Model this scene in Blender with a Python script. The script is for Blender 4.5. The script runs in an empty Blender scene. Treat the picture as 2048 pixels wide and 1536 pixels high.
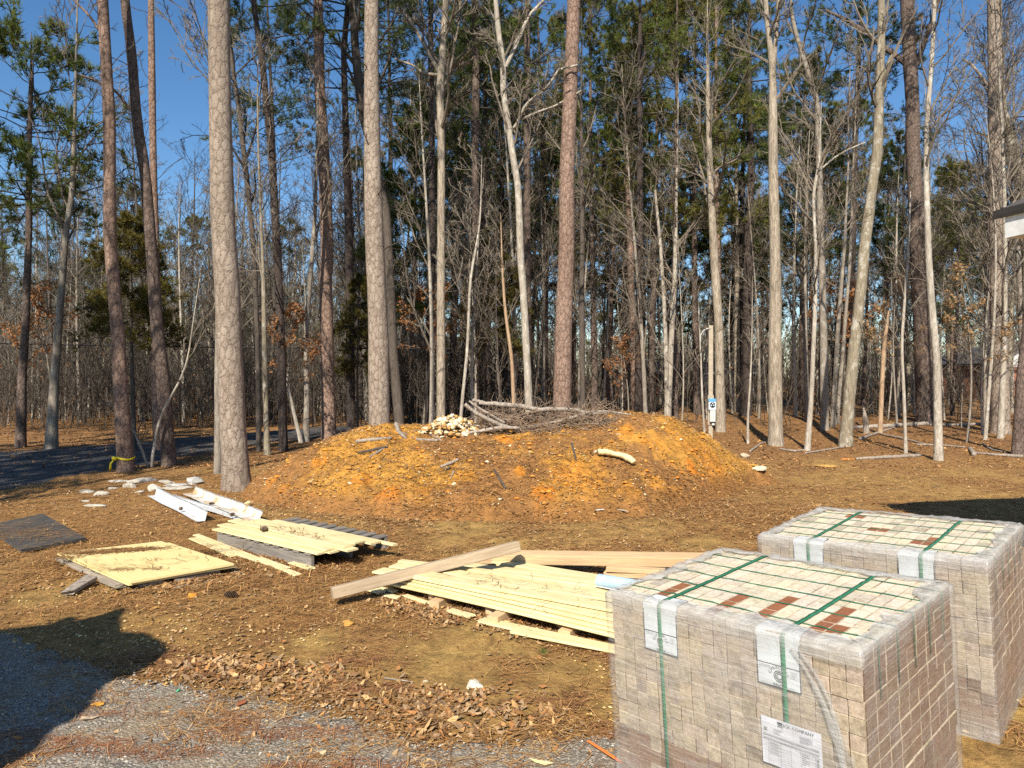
import bpy, math, random
import numpy as np
from mathutils import Matrix, Vector

# ------------------------------------------------------------------ camera, sky, sun, exposure
S = bpy.context.scene
FPX, HC, HORIZON = 1420.0, 1.85, 750.0          # focal length in px of the 2048 px wide photo, eye height, horizon row
PITCH = math.atan((768 - HORIZON) / FPX)
cam_d = bpy.data.cameras.new('camera')
cam = bpy.data.objects.new('camera', cam_d)
S.collection.objects.link(cam)
cam.location = (0, 0, HC)
cam.rotation_euler = (math.radians(90) - PITCH, 0, 0)
cam_d.sensor_width = 36
cam_d.lens = 36 * FPX / 2048
cam_d.clip_start, cam_d.clip_end = 0.05, 2000
S.camera = cam

SUN_EL, SUN_AZ = 41.0, 13.5                      # elevation; shadows run this far to the right of straight ahead
el, az = math.radians(SUN_EL), math.radians(SUN_AZ)
SHADOW = np.array([math.sin(az), math.cos(az)])  # horizontal direction in which shadows fall
w = bpy.data.worlds.new('World')
S.world = w
w.use_nodes = True
nt = w.node_tree
bg = nt.nodes['Background']
sky = nt.nodes.new('ShaderNodeTexSky')
sky.sky_type = 'NISHITA'
sky.sun_disc = False
sky.sun_elevation = el
sky.sun_rotation = math.radians(180 + SUN_AZ)
sky.altitude = 300
sky.air_density = 1.0
sky.dust_density = 0.3
sky.ozone_density = 2.5
hs = nt.nodes.new('ShaderNodeHueSaturation')              # the clear winter sky is a deep blue
hs.inputs['Saturation'].default_value = 1.22
nt.links.new(sky.outputs[0], hs.inputs['Color'])
nt.links.new(hs.outputs[0], bg.inputs[0])
bg.inputs[1].default_value = 0.086
sun_d = bpy.data.lights.new('sun', 'SUN')
sun_d.energy = 4.7
sun_d.angle = math.radians(0.53)
sun_d.color = (1.0, 0.925, 0.80)
sun = bpy.data.objects.new('sun', sun_d)
S.collection.objects.link(sun)
travel = Vector((SHADOW[0] * math.cos(el), SHADOW[1] * math.cos(el), -math.sin(el)))
sun.rotation_euler = travel.to_track_quat('-Z', 'Y').to_euler()
S.view_settings.view_transform = 'Standard'
S.view_settings.look = 'None'
S.view_settings.exposure = 0.78
S.view_settings.gamma = 1
S.view_settings.use_curve_mapping = False
S.cycles.max_bounces = 5
S.cycles.diffuse_bounces = 2
S.cycles.glossy_bounces = 2
S.cycles.transmission_bounces = 2
S.cycles.transparent_max_bounces = 12
S.cycles.caustics_reflective = False
S.cycles.caustics_refractive = False
S.cycles.use_denoising = False

R = np.random.default_rng(7)
C = S.collection

# ------------------------------------------------------------------ picture geometry -> metres
def ray(px, py):
    u, v = (px - 1024) / FPX, (768 - py) / FPX
    return np.array([u, math.cos(PITCH) + v * math.sin(PITCH), -math.sin(PITCH) + v * math.cos(PITCH)])
def P(px, py, d):
    r = ray(px, py)
    return np.array([0, 0, HC]) + r * (d / r[1])
def G(px, py, z=0.0):
    r = ray(px, py)
    return np.array([0, 0, HC]) + r * ((z - HC) / r[2])

# ------------------------------------------------------------------ smooth value noise (numpy)
def vnoise(x, y, seed=0):
    x = np.asarray(x, float); y = np.asarray(y, float)
    xi, yi = np.floor(x).astype(np.int64), np.floor(y).astype(np.int64)
    fx, fy = x - xi, y - yi
    fx, fy = fx * fx * (3 - 2 * fx), fy * fy * (3 - 2 * fy)
    def h(a, b):
        n = (a * 374761393 + b * 668265263 + seed * 1442695041) & 0x7fffffff
        n = ((n ^ (n >> 13)) * 1274126177) & 0x7fffffff
        return ((n ^ (n >> 16)) & 0xffff) / 65535.0
    return (h(xi, yi) * (1 - fx) + h(xi + 1, yi) * fx) * (1 - fy) + (h(xi, yi + 1) * (1 - fx) + h(xi + 1, yi + 1) * fx) * fy
def fbm(x, y, seed=0, o=4):
    s, a, t = 0, 0.5, 0
    for k in range(o):
        s = s + a * vnoise(np.asarray(x) * 2 ** k, np.asarray(y) * 2 ** k, seed + k); t += a; a *= .5
    return s / t - .5
def sstep(a, b, x):
    t = np.clip((np.asarray(x, float) - a) / (b - a), 0, 1)
    return t * t * (3 - 2 * t)

# ------------------------------------------------------------------ mesh helpers
class Geo:
    def __init__(s): s.V, s.F, s.M, s.T, s.n = [], [], [], [], 0
    def add(s, V, F, m=0, tint=None):
        V = np.asarray(V, np.float32).reshape(-1, 3)
        s.V.append(V)
        for f in (F if isinstance(F, list) else [F]):
            f = np.asarray(f, np.int32)
            if len(f):
                s.F.append(f + s.n); s.M.append(np.full(len(f), m, np.int32))
        t = np.ones((len(V), 3), np.float32)
        if tint is not None: t[:] = np.asarray(tint, np.float32)
        s.T.append(t); s.n += len(V)
        return s
    def mesh(s, name, mats, smooth=True):
        me = bpy.data.meshes.new(name)
        V = np.concatenate(s.V) if s.V else np.zeros((0, 3), np.float32)
        me.vertices.add(len(V)); me.vertices.foreach_set('co', V.ravel())
        if s.F:
            tot = np.concatenate([np.full(len(f), f.shape[1], np.int32) for f in s.F])
            lv = np.concatenate([f.ravel() for f in s.F]).astype(np.int32)
            st = np.concatenate([[0], np.cumsum(tot)[:-1]]).astype(np.int32)
            me.loops.add(len(lv)); me.loops.foreach_set('vertex_index', lv)
            me.polygons.add(len(tot)); me.polygons.foreach_set('loop_start', st)
            me.polygons.foreach_set('loop_total', tot)
            me.polygons.foreach_set('material_index', np.concatenate(s.M))
            me.polygons.foreach_set('use_smooth', np.full(len(tot), bool(smooth)))
            T = np.concatenate(s.T)
            if not np.all(T == 1):
                at = me.color_attributes.new('tint', 'FLOAT_COLOR', 'POINT')
                at.data.foreach_set('color', np.concatenate([T, np.ones((len(T), 1), np.float32)], 1).ravel())
        for m in mats: me.materials.append(m)
        me.update(calc_edges=True); me.validate()
        return me
def link(name, me, parent=None, loc=None):
    o = bpy.data.objects.new(name, me)
    C.objects.link(o)
    if parent is not None: o.parent = parent
    if loc is not None: o.location = loc
    return o
def tag(o, label, cat, group=None, kind=None):
    if label: o['label'] = label
    if cat: o['category'] = cat
    if group: o['group'] = group
    if kind: o['kind'] = kind
    return o
def empty(name, loc, rz=0.0, label=None, cat=None, group=None):
    o = bpy.data.objects.new(name, None)
    C.objects.link(o)
    o.location = tuple(float(v) for v in loc); o.rotation_euler = (0, 0, rz); o.empty_display_size = .2
    return tag(o, label, cat, group)
def copy_tree(o, parent=None):
    c = o.copy(); C.objects.link(c)
    if parent is not None: c.parent = parent
    for ch in [x for x in KIDS.get(o.name, ())]: copy_tree(ch, c)
    return c
KIDS = {}
def part(name, me, parent):
    o = link(name, me, parent); KIDS.setdefault(parent.name, []).append(o); return o

def unit(v):
    v = np.asarray(v, float)
    return v / np.maximum(np.linalg.norm(v, axis=-1, keepdims=True), 1e-9)
def tubes(pts, rad, sides=3, cap=False):
    """batch of M tubes: pts (M,N,3), rad (M,N) -> verts, quads"""
    pts = np.asarray(pts, float); rad = np.asarray(rad, float)
    M, N, _ = pts.shape
    t = np.empty_like(pts)
    t[:, 1:-1] = pts[:, 2:] - pts[:, :-2] if N > 2 else 0
    t[:, 0] = pts[:, 1] - pts[:, 0]; t[:, -1] = pts[:, -1] - pts[:, -2]
    t = unit(t)
    main = unit(pts[:, -1] - pts[:, 0])
    ref = np.where(np.abs(main[:, 2:3]) > .8, np.array([[1.0, 0, 0]]), np.array([[0, 0, 1.0]]))
    u = unit(np.cross(t, ref[:, None, :])); v = np.cross(t, u)
    a = np.arange(sides) * 2 * np.pi / sides
    V = pts[:, :, None, :] + rad[:, :, None, None] * (np.cos(a)[None, None, :, None] * u[:, :, None, :] + np.sin(a)[None, None, :, None] * v[:, :, None, :])
    i, j, k = np.meshgrid(np.arange(M), np.arange(N - 1), np.arange(sides), indexing='ij')
    b = (i * N + j) * sides
    k2 = (k + 1) % sides
    F = np.stack([b + k, b + k2, b + sides + k2, b + sides + k], -1).reshape(-1, 4)
    if cap:
        c = []
        for m in range(M):
            c.append([(m * N + N - 1) * sides + q for q in range(sides)])
            c.append([(m * N) * sides + q for q in range(sides)][::-1])
        return V.reshape(-1, 3), [F, np.array(c)]
    return V.reshape(-1, 3), F
BOXF = np.array([[0, 3, 2, 1], [4, 5, 6, 7], [0, 1, 5, 4], [1, 2, 6, 5], [2, 3, 7, 6], [3, 0, 4, 7]])
def box(x0, x1, y0, y1, z0, z1):
    return np.array([[x0, y0, z0], [x1, y0, z0], [x1, y1, z0], [x0, y1, z0], [x0, y0, z1], [x1, y0, z1], [x1, y1, z1], [x0, y1, z1]], float), BOXF
def cham(x0, x1, y0, y1, z0, z1, c=.003):
    """box with chamfered edges: 24 verts"""
    V, F = [], []
    lo, hi = np.array([x0, y0, z0], float), np.array([x1, y1, z1], float)
    idx = {}
    for sx in (0, 1):
        for sy in (0, 1):
            for sz in (0, 1):
                s = (sx, sy, sz)
                for ax in range(3):      # vertex lying on the face normal to ax
                    p = [(hi if s[q] else lo)[q] + (0 if q == ax else (-c if s[q] else c)) for q in range(3)]
                    idx[s, ax] = len(V); V.append(p)
    quads, tris = [], []
    for ax in range(3):
        b, d = [q for q in range(3) if q != ax]
        for s in (0, 1):
            def key(i, j):
                k = [0, 0, 0]; k[ax] = s; k[b] = i; k[d] = j; return tuple(k)
            quads.append([idx[key(0, 0), ax], idx[key(1, 0), ax], idx[key(1, 1), ax], idx[key(0, 1), ax]])
        for i in (0, 1):
            for j in (0, 1):
                def key(t):
                    k = [0, 0, 0]; k[ax] = t; k[b] = i; k[d] = j; return tuple(k)
                quads.append([idx[key(0), b], idx[key(1), b], idx[key(1), d], idx[key(0), d]])
    for s in [(a, b, d) for a in (0, 1) for b in (0, 1) for d in (0, 1)]:
        tris.append([idx[s, 0], idx[s, 1], idx[s, 2]])
    V = np.array(V); cen = (lo + hi) / 2
    def fix(fs):
        out = []
        for f in fs:
            p = V[f]; n = np.cross(p[1] - p[0], p[2] - p[0])
            out.append(f if np.dot(n, p.mean(0) - cen) > 0 else f[::-1])
        return np.array(out)
    return V, [fix(quads), fix(tris)]

# ------------------------------------------------------------------ materials
def M(name):
    m = bpy.data.materials.new(name); m.use_nodes = True
    return m, NB(m.node_tree)
class NB:
    def __init__(s, nt):
        s.t = nt; s.b = nt.nodes['Principled BSDF']; s.b.inputs['Roughness'].default_value = .85
        s.b.inputs['Specular IOR Level'].default_value = .25
    def n(s, typ, **kw):
        nd = s.t.nodes.new('ShaderNode' + typ)
        for k, v in kw.items(): setattr(nd, k, v)
        return nd
    def l(s, a, b): s.t.links.new(a, b)
    def set(s, sock, v):
        if isinstance(v, (int, float)): sock.default_value = v
        elif isinstance(v, (tuple, list)): sock.default_value = (*v, 1) if len(v) == 3 and len(sock.default_value) == 4 else v
        else: s.l(v, sock)
    def coord(s, kind='Object', scale=(1, 1, 1), rnd=True):
        tc = s.n('TexCoord'); o = tc.outputs[kind]
        if rnd:
            oi = s.n('ObjectInfo'); mu = s.n('Math', operation='MULTIPLY'); s.l(oi.outputs['Random'], mu.inputs[0]); mu.inputs[1].default_value = 37.0
            ad = s.n('VectorMath', operation='ADD'); s.l(o, ad.inputs[0]); s.l(mu.outputs[0], ad.inputs[1]); o = ad.outputs[0]
        mp = s.n('VectorMath', operation='MULTIPLY'); s.l(o, mp.inputs[0]); mp.inputs[1].default_value = scale
        return mp.outputs[0]
    def noise(s, co, sc, det=4, rough=.55, dist=0):
        nd = s.n('TexNoise'); s.l(co, nd.inputs['Vector']); nd.inputs['Scale'].default_value = sc
        nd.inputs['Detail'].default_value = det; nd.inputs['Roughness'].default_value = rough; nd.inputs['Distortion'].default_value = dist
        return nd.outputs['Fac']
    def vor(s, co, sc, feat='F1', out='Distance', rnd=1.0):
        nd = s.n('TexVoronoi', feature=feat); s.l(co, nd.inputs['Vector']); nd.inputs['Scale'].default_value = sc
        nd.inputs['Randomness'].default_value = rnd
        return nd.outputs[out]
    def ramp(s, f, stops):
        nd = s.n('ValToRGB'); cr = nd.color_ramp
        while len(cr.elements) < len(stops): cr.elements.new(.5)
        for e, (p, c) in zip(cr.elements, stops):
            e.position = p; e.color = (*c, 1) if isinstance(c, (tuple, list)) else (c, c, c, 1)
        s.l(f, nd.inputs[0]); return nd.outputs[0]
    def mix(s, f, a, b, mode='MIX'):
        nd = s.n('MixRGB', blend_type=mode); s.set(nd.inputs[0], f); s.set(nd.inputs[1], a); s.set(nd.inputs[2], b); return nd.outputs[0]
    def math(s, op, a, b=0.0):
        nd = s.n('Math', operation=op); s.set(nd.inputs[0], a); s.set(nd.inputs[1], b); return nd.outputs[0]
    def tint(s):
        nd = s.n('VertexColor'); nd.layer_name = 'tint'; return nd.outputs[0]
    def rand(s, lo, hi):
        oi = s.n('ObjectInfo'); mr = s.n('MapRange'); s.l(oi.outputs['Random'], mr.inputs[0]); mr.inputs[3].default_value = lo; mr.inputs[4].default_value = hi
        return mr.outputs[0]
    def bump(s, h, st=.5, d=.02):
        nd = s.n('Bump'); nd.inputs['Strength'].default_value = st; nd.inputs['Distance'].default_value = d; s.l(h, nd.inputs['Height']); s.l(nd.outputs[0], s.b.inputs['Normal'])
    def col(s, c): s.set(s.b.inputs['Base Color'], c)
    def rough(s, r): s.set(s.b.inputs['Roughness'], r)

def bark_plates(name, c_lo, c_hi, c_crack, sc=15, zs=.55, depth=.02):
    m, b = M(name)
    co = b.coord(scale=(1, 1, zs))
    wob = b.noise(co, 9, 4, .7)
    v = b.n('VectorMath', operation='ADD'); b.l(co, v.inputs[0])
    ws = b.n('VectorMath', operation='SCALE'); b.l(wob, ws.inputs[0]); ws.inputs['Scale'].default_value = .13; b.l(ws.outputs[0], v.inputs[1])
    edge = b.vor(v.outputs[0], sc, 'DISTANCE_TO_EDGE')
    cell = b.vor(v.outputs[0], sc, 'F1', 'Color')
    cr = b.ramp(b.math('ADD', edge, b.math('MULTIPLY', b.math('SUBTRACT', b.noise(co, 30, 3, .7), .5), .16)), [(0.0, 0), (.07, .7), (.2, 1)])
    fine = b.noise(b.coord(scale=(1, 1, 1.8)), 38, 4, .75)
    big = b.noise(co, 1.1, 3)
    sep = b.n('SeparateColor'); b.l(cell, sep.inputs[0])
    base = b.mix(b.math('ADD', b.math('MULTIPLY', sep.outputs[0], .55), b.math('MULTIPLY', fine, .28)), c_lo, c_hi)
    base = b.mix(.35, base, b.ramp(big, [(.3, c_lo), (.7, c_hi)]))
    mask = b.ramp(b.noise(b.coord(scale=(1, 1, 1.6)), 13, 4, .65), [(.38, .25), (.60, 1)])   # cracks come and go
    dome = b.vor(v.outputs[0], sc)
    cr = b.mix(mask, (1, 1, 1), cr)
    base = b.mix(b.ramp(dome, [(.35, 0), (.85, .3)]), base, c_crack)
    base = b.mix(b.ramp(fine, [(.26, .35), (.38, 0)]), base, c_crack)
    base = b.mix(cr, c_crack, base)
    b.col(base); b.rough(.9)
    b.bump(b.math('ADD', b.math('SUBTRACT', b.math('MULTIPLY', cr, .5), b.math('MULTIPLY', dome, .45)), b.math('MULTIPLY', fine, 1.0)), 1.0, depth)
    return m
def bark_smooth(name, c_lo, c_hi, c_spot, spot=.6, furrow=.35):
    m, b = M(name)
    co = b.coord(scale=(1, 1, .16))
    co2 = b.coord(scale=(1, 1, .6))
    f = b.noise(co, 26, 5, .65, .6)
    g = b.noise(co2, 7, 4, .6)
    base = b.mix(b.ramp(f, [(.36, 0), (.62, 1)]), c_lo, c_hi)
    base = b.mix(b.ramp(g, [(spot - .05, 0), (spot + .06, 1)]), base, c_spot)
    base = b.mix(.3, base, b.ramp(b.noise(co2, 1.3, 3), [(.3, c_lo), (.7, c_hi)]))
    dk = b.ramp(b.noise(b.coord(scale=(1, 1, .8)), 11, 5, .7, .8), [(.60, 0), (.70, .75)])
    base = b.mix(dk, base, tuple(x * .38 for x in c_lo))
    b.col(base); b.rough(.9)
    b.bump(b.math('ADD', f, b.math('MULTIPLY', g, .3)), .9 * min(1, furrow * 2.2), .03)
    return m
MAT = {}
MAT['pine_pale'] = bark_plates('pine_bark_pale', (.25, .19, .145), (.48, .395, .315), (.17, .13, .10), 11.5, .5)
MAT['pine_red'] = bark_plates('pine_bark_red', (.21, .135, .10), (.40, .275, .21), (.10, .065, .048), 13, .5)
MAT['pine_brown'] = bark_plates('pine_bark_brown', (.12, .085, .068), (.25, .185, .15), (.05, .037, .03), 14, .5)
MAT['pine_dark'] = bark_plates('pine_bark_dark', (.05, .038, .032), (.125, .095, .08), (.02, .016, .014), 20, .42)
MAT['grey'] = bark_smooth('bark_grey', (.14, .115, .09), (.33, .285, .23), (.38, .36, .31))
MAT['pale'] = bark_smooth('bark_pale', (.21, .175, .135), (.47, .42, .345), (.58, .55, .48), .6)
MAT['oak'] = bark_smooth('bark_furrowed', (.13, .10, .07), (.46, .39, .30), (.46, .41, .33), .68, .6)
MAT['mossy'] = bark_smooth('bark_lichened', (.15, .12, .08), (.31, .265, .19), (.46, .43, .36), .58)
MAT['darkbark'] = bark_smooth('bark_dark', (.05, .04, .032), (.13, .105, .085), (.17, .15, .13), .68)
MAT['twig'] = bark_smooth('twig_bark', (.09, .073, .055), (.235, .195, .15), (.29, .255, .21), .7)
MAT['twigdark'] = bark_smooth('twig_bark_dark', (.04, .032, .025), (.105, .085, .066), (.14, .12, .10), .7)
MAT['deadwood'] = bark_smooth('dead_wood_grey', (.17, .135, .105), (.40, .34, .28), (.46, .41, .35), .66)
MAT['snag'] = bark_smooth('snag_wood', (.24, .15, .085), (.48, .34, .22), (.5, .4, .3), .7)
def leafy(name, c1, c2, trans=.25, rough=.6):
    m, b = M(name)
    co = b.coord()
    f = b.noise(co, 1.3, 3)
    c = b.mix(b.ramp(f, [(.35, 0), (.65, 1)]), c1, c2)
    c = b.mix(b.math('MULTIPLY', b.noise(co, 14, 2), .5), c, c2)
    b.col(c); b.rough(rough)
    tr = b.n('BsdfTranslucent'); b.set(tr.inputs[0], c)
    mx = b.n('MixShader'); mx.inputs[0].default_value = trans
    out = b.t.nodes['Material Output']
    b.l(b.b.outputs[0], mx.inputs[1]); b.l(tr.outputs[0], mx.inputs[2]); b.l(mx.outputs[0], out.inputs[0])
    return m
MAT['needle'] = leafy('pine_needles', (.085, .12, .028), (.21, .24, .058), .45)
MAT['needle_dark'] = leafy('pine_needles_dark', (.055, .085, .028), (.13, .16, .048), .45)
MAT['needle_olive'] = leafy('pine_needles_olive', (.14, .138, .03), (.27, .25, .065), .45)
MAT['cedar'] = leafy('cedar_spray', (.075, .068, .015), (.165, .135, .030), .3)
MAT['rustleaf'] = leafy('rust_leaves', (.22, .095, .035), (.42, .20, .08), .35)
MAT['tanleaf'] = leafy('tan_leaves', (.27, .16, .07), (.45, .28, .13), .35)
def tinted(name, rough=.85, scale=40, amt=.35, bump=.3):
    m, b = M(name)
    co = b.coord(rnd=False)
    n = b.noise(co, scale, 4, .6)
    c = b.mix(1.0, b.tint(), b.ramp(n, [(.25, 1 - amt), (.75, 1 + amt)]), 'MULTIPLY')
    b.col(c); b.rough(rough)
    if bump: b.bump(n, bump, .01)
    return m
MAT['litter'] = tinted('leaf_litter', .8, 30, .3, 0)
MAT['straw'] = tinted('pine_straw', .7, 20, .2, 0)
MAT['stone'] = tinted('stone', .9, 28, .35, .5)
def wood(name, c1, c2, c3, grain=1.0, dirt=.3, rough=.75, knots=True):
    m, b = M(name)
    co = b.coord(scale=(.05, 1, 1))
    co2 = b.coord(scale=(.35, 1, 1))
    g = b.noise(co, 60, 5, .6, 1.2)
    d = b.noise(co2, 3.2, 5, .65)
    c = b.mix(b.ramp(g, [(.35, 0), (.65, 1)]), c1, c2)
    c = b.mix(b.math('MULTIPLY', b.ramp(d, [(.48, 0), (.70, 1)]), dirt), c, c3)
    b.col(c); b.rough(rough)
    b.bump(g, .25 * grain, .006)
    return m
MAT['yellow'] = wood('yellow_painted_board', (.60, .50, .25), (.75, .65, .385), (.50, .37, .15), .5, .45, .6)
MAT['yellow_sheet'] = wood('yellow_painted_sheet', (.66, .53, .24), (.74, .61, .30), (.60, .43, .15), .2, .22, .6)
MAT['greywood'] = wood('weathered_grey_wood', (.14, .125, .11), (.27, .245, .215), (.09, .078, .066), 1, .5)
MAT['tanwood'] = wood('weathered_lumber', (.34, .255, .165), (.50, .39, .265), (.24, .185, .13), 1, .5)
MAT['newwood'] = wood('lumber', (.46, .31, .165), (.62, .45, .26), (.36, .23, .12), .8, .4)
MAT['darkboard'] = wood('dark_board', (.035, .034, .032), (.085, .08, .074), (.16, .12, .08), .8, .75)
MAT['postwood'] = wood('post_wood', (.30, .25, .18), (.46, .40, .30), (.24, .19, .13), 1, .4)
def plain(name, c, rough=.5, metal=0, n=.12, sc=9, spec=.3):
    m, b = M(name)
    co = b.coord()
    f = b.noise(co, sc, 4, .6)
    lo = tuple(x * (1 - n * 1.6) for x in c); hi = tuple(min(1, x * (1 + n)) for x in c)
    b.col(b.ramp(f, [(.3, lo), (.7, hi)])); b.rough(rough); b.b.inputs['Metallic'].default_value = metal
    b.b.inputs['Specular IOR Level'].default_value = spec
    return m
MAT['white'] = plain('white_paint', (.80, .80, .77), .45)
MAT['gutter'] = None
m, b = M('white_metal_rusty')
co = b.coord()
f = b.noise(co, 5.5, 5, .65)
b.col(b.mix(b.ramp(f, [(.47, 0), (.60, 1)]), (.60, .61, .60), (.46, .32, .16))); b.rough(.4); MAT['gutter_rust'] = m
MAT['gutter'] = plain('white_metal', (.58, .60, .61), .4, 0, .14, 7)
MAT['roof_dark'] = plain('dark_shingle', (.085, .078, .072), .8, 0, .3, 30)
MAT['brown_metal'] = plain('dark_bronze_metal', (.05, .045, .04), .4)
MAT['bluegrey'] = plain('pale_blue_plastic', (.38, .53, .66), .4, 0, .08)
MAT['blackp'] = plain('black_plastic', (.012, .012, .012), .3)
MAT['greybox'] = plain('grey_box', (.52, .53, .50), .5)
MAT['blue'] = plain('blue_panel', (.10, .33, .62), .4)
MAT['paleblue'] = plain('pale_panel', (.60, .70, .78), .4)
MAT['yellow_tape'] = plain('yellow_tape', (.80, .66, .03), .4)
MAT['orange_tape'] = plain('orange_tape', (.85, .22, .05), .4)
MAT['siding'] = plain('pale_siding', (.50, .52, .54), .6, 0, .08)
MAT['rustbrick'] = plain('rust_brick', (.34, .15, .085), .85, 0, .3, 20)
MAT['glass_dark'] = plain('dark_window', (.03, .035, .04), .12)
MAT['wire'] = plain('black_wire', (.02, .02, .02), .5)

# ------------------------------------------------------------------ terrain
def T(x, y):
    x = np.asarray(x, float); y = np.asarray(y, float)
    ramp = .06 * np.clip(x - .47, 0, 4) * (1 - sstep(4.8, 8.5, y))
    near = .05 * fbm(x * .9, y * .9, 3) + .026 * fbm(x * 4.5, y * 4.5, 9) + .020 * fbm(x * 13, y * 13, 15, 2) * (1 - sstep(9, 14, y))
    calm = 1 - .85 * sstep(-.4, .6, x) * (1 - sstep(4.3, 6, y))
    far = .7 * fbm(x * .07, y * .07, 21) * sstep(16, 30, y)
    return ramp + near * calm + far
# crest of the spoil mound, read off the photograph at the crest's distance
MY = 12.2
_c = [(440, 1010), (490, 972), (525, 950), (560, 926), (640, 884), (720, 857), (800, 853), (900, 856), (1000, 853), (1100, 848), (1180, 840), (1250, 826), (1330, 831), (1380, 850), (1420, 873), (1460, 902), (1500, 925), (1560, 957), (1620, 985)]
_cx = np.array([P(a, b, MY)[0] for a, b in _c]); _cz = np.clip(np.array([P(a, b, MY)[2] for a, b in _c]), 0, 3)
_f = [(430, 1004), (480, 1012), (600, 1028), (700, 1040), (850, 1052), (1000, 1056), (1150, 1052), (1300, 1040), (1400, 1012), (1480, 985), (1560, 962), (1680, 940)]
_fx = np.array([G(a, b)[0] for a, b in _f]); _fy = np.array([G(a, b)[1] for a, b in _f])
LUMPS = [(775, 1000, .26, 1), (1085, 995, .24, 1), (668, 1012, .13, 1), (1385, 940, .15, 1), (1085, 1028, .15, .8), (975, 1022, .22, .25), (880, 860, .12, .6), (1250, 860, .2, .5),
         (640, 930, .2, .7), (760, 905, .2, .2), (560, 985, .17, .6), (540, 965, .14, .8), (1010, 880, .2, .7), (930, 960, .2, .2), (1180, 1000, .2, .2), (1260, 985, .2, .25), (1320, 975, .18, .3),
         (850, 985, .16, .3), (720, 960, .2, .5), (690, 985, .16, .2), (1150, 930, .2, .2), (1360, 1000, .15, .4), (1150, 1030, .14, .3), (870, 1025, .14, .3), (620, 1000, .12, .5), (1040, 945, .12, .8)]
def mound_raw(x, y):
    zc = np.interp(x, _cx, _cz, left=0, right=0)
    yf = np.minimum(np.interp(x, _fx, _fy), MY - .5)
    t = np.clip((y - yf) / (MY - yf), 0, 1)
    s = np.where(y <= MY, np.sin(t * math.pi / 2) ** 1.15, 1 - sstep(MY + .7, MY + 4.2, y))
    z = zc * s
    on = sstep(0.02, .25, z)
    z = z + on * (.17 * (np.abs(fbm(x * 1.4, y * 1.4, 40, 3)) - .12) + .11 * fbm(x * 3.3, y * 3.3, 44, 3) + .085 * fbm(x * 8, y * 8, 47, 3) + .05 * fbm(x * 19, y * 19, 48, 2))
    return z - .10 * (1 - on) - .02
_lumps = []
def mound(x, y):
    x = np.asarray(x, float); y = np.asarray(y, float)
    z = mound_raw(x, y)
    for lx, ly, r, a in _lumps:
        d2 = ((x - lx) ** 2 + ((y - ly) * .8) ** 2) / (r * r)
        z = z + .34 * r * np.exp(-d2 * 1.3)
    return z
def surf(x, y):
    x = np.asarray(x, float); y = np.asarray(y, float)
    inside = (x > -5.2) & (x < 6.4) & (y > 8.2) & (y < 17)
    return np.where(inside, np.maximum(T(x, y), mound(x, y)), T(x, y))
def hit(px, py, z0=0.0):
    """first point where the ray of a pixel meets the ground or the mound"""
    r = ray(px, py); s = np.linspace(2.2, 70, 5000)
    q = np.array([0, 0, HC])[None] + r[None] * s[:, None]
    below = q[:, 2] <= surf(q[:, 0], q[:, 1]) + z0
    k = int(np.argmax(below)) if below.any() else len(s) - 1
    return q[k]
for a, b, r, k in LUMPS:
    h = hit(a, b); _lumps.append((h[0], h[1], r * .8, k))

def grid_mesh(X, Y, Z):
    n, m_ = X.shape
    V = np.stack([X, Y, Z], -1).reshape(-1, 3)
    i, j = np.meshgrid(np.arange(n - 1), np.arange(m_ - 1), indexing='ij')
    b = i * m_ + j
    return V, np.stack([b, b + 1, b + m_ + 1, b + m_], -1).reshape(-1, 4)

# ochre patches of bare clay in the needle-covered ground (photo pixels, radius in metres)
PATCH = [(900, 1320, .55, .9), (760, 1330, .35, .7), (1130, 1360, .4, .7), (1040, 1300, .4, .6), (640, 1290, .3, .8), (560, 1330, .35, .6), (330, 1240, .35, .4), (1000, 1420, .3, .6), (1220, 1420, .35, .8),
         (120, 1180, .3, .7), (230, 1170, .2, .6), (700, 1235, .12, .5), (920, 1070, .9, .8), (1250, 1060, .9, .6), (1420, 1090, .5, .8), (640, 1050, .5, .7), (470, 1035, .2, .8), (1950, 990, 1.2, .6), (1780, 960, 1.2, .5), (1600, 1000, .9, .35),
         (1960, 1430, .5, 1), (1850, 1500, .6, 1), (2020, 1350, .6, 1), (450, 1200, .3, .3), (1180, 1075, .5, .6), (820, 1300, .3, .5), (1650, 925, .6, .7), (1500, 930, .6, .4)]
_patch = [(*G(a, b)[:2], r, k) for a, b, r, k in PATCH]
def clay(x, y):
    c = np.zeros_like(x)
    wob = fbm(x * 2.2, y * 2.2, 60, 4)
    for a, b, r, k in _patch:
        d = np.hypot((x - a), (y - b) * .75) / r + wob * 1.5
        c = np.maximum(c, k * (1 - sstep(.35, 1.15, d)))
    c = np.maximum(c, .5 * sstep(.04, .2, fbm(x * .8, y * .8, 66, 4)) * (1 - sstep(13, 16, y)))
    return np.clip(c * (.75 + 1.1 * fbm(x * 9, y * 9, 68, 3)), 0, 1)
ys = np.concatenate([np.linspace(-8, 2.4, 20), np.linspace(2.5, 17, 330), 17 + np.geomspace(.08, 380, 150)])
us = np.linspace(-1, 1, 340)
Xg = us[None, :] * (np.maximum(ys, 0)[:, None] * .82 + 4.5); Yg = np.repeat(ys[:, None], len(us), 1)
wide = sstep(17, 60, Yg); Xg = Xg * (1 + wide * .8)
V, F = grid_mesh(Xg, Yg, T(Xg, Yg))
cl = clay(Xg, Yg).reshape(-1)
wd = (sstep(13, 17, Yg - .12 * Xg) * (.7 + .9 * fbm(Xg * .5, Yg * .5, 70, 3))).reshape(-1)
g = Geo(); g.add(V, F, 0, np.stack([cl, np.clip(wd, 0, 1), cl * 0], 1))
m, b = M('needle_covered_ground')
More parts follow.
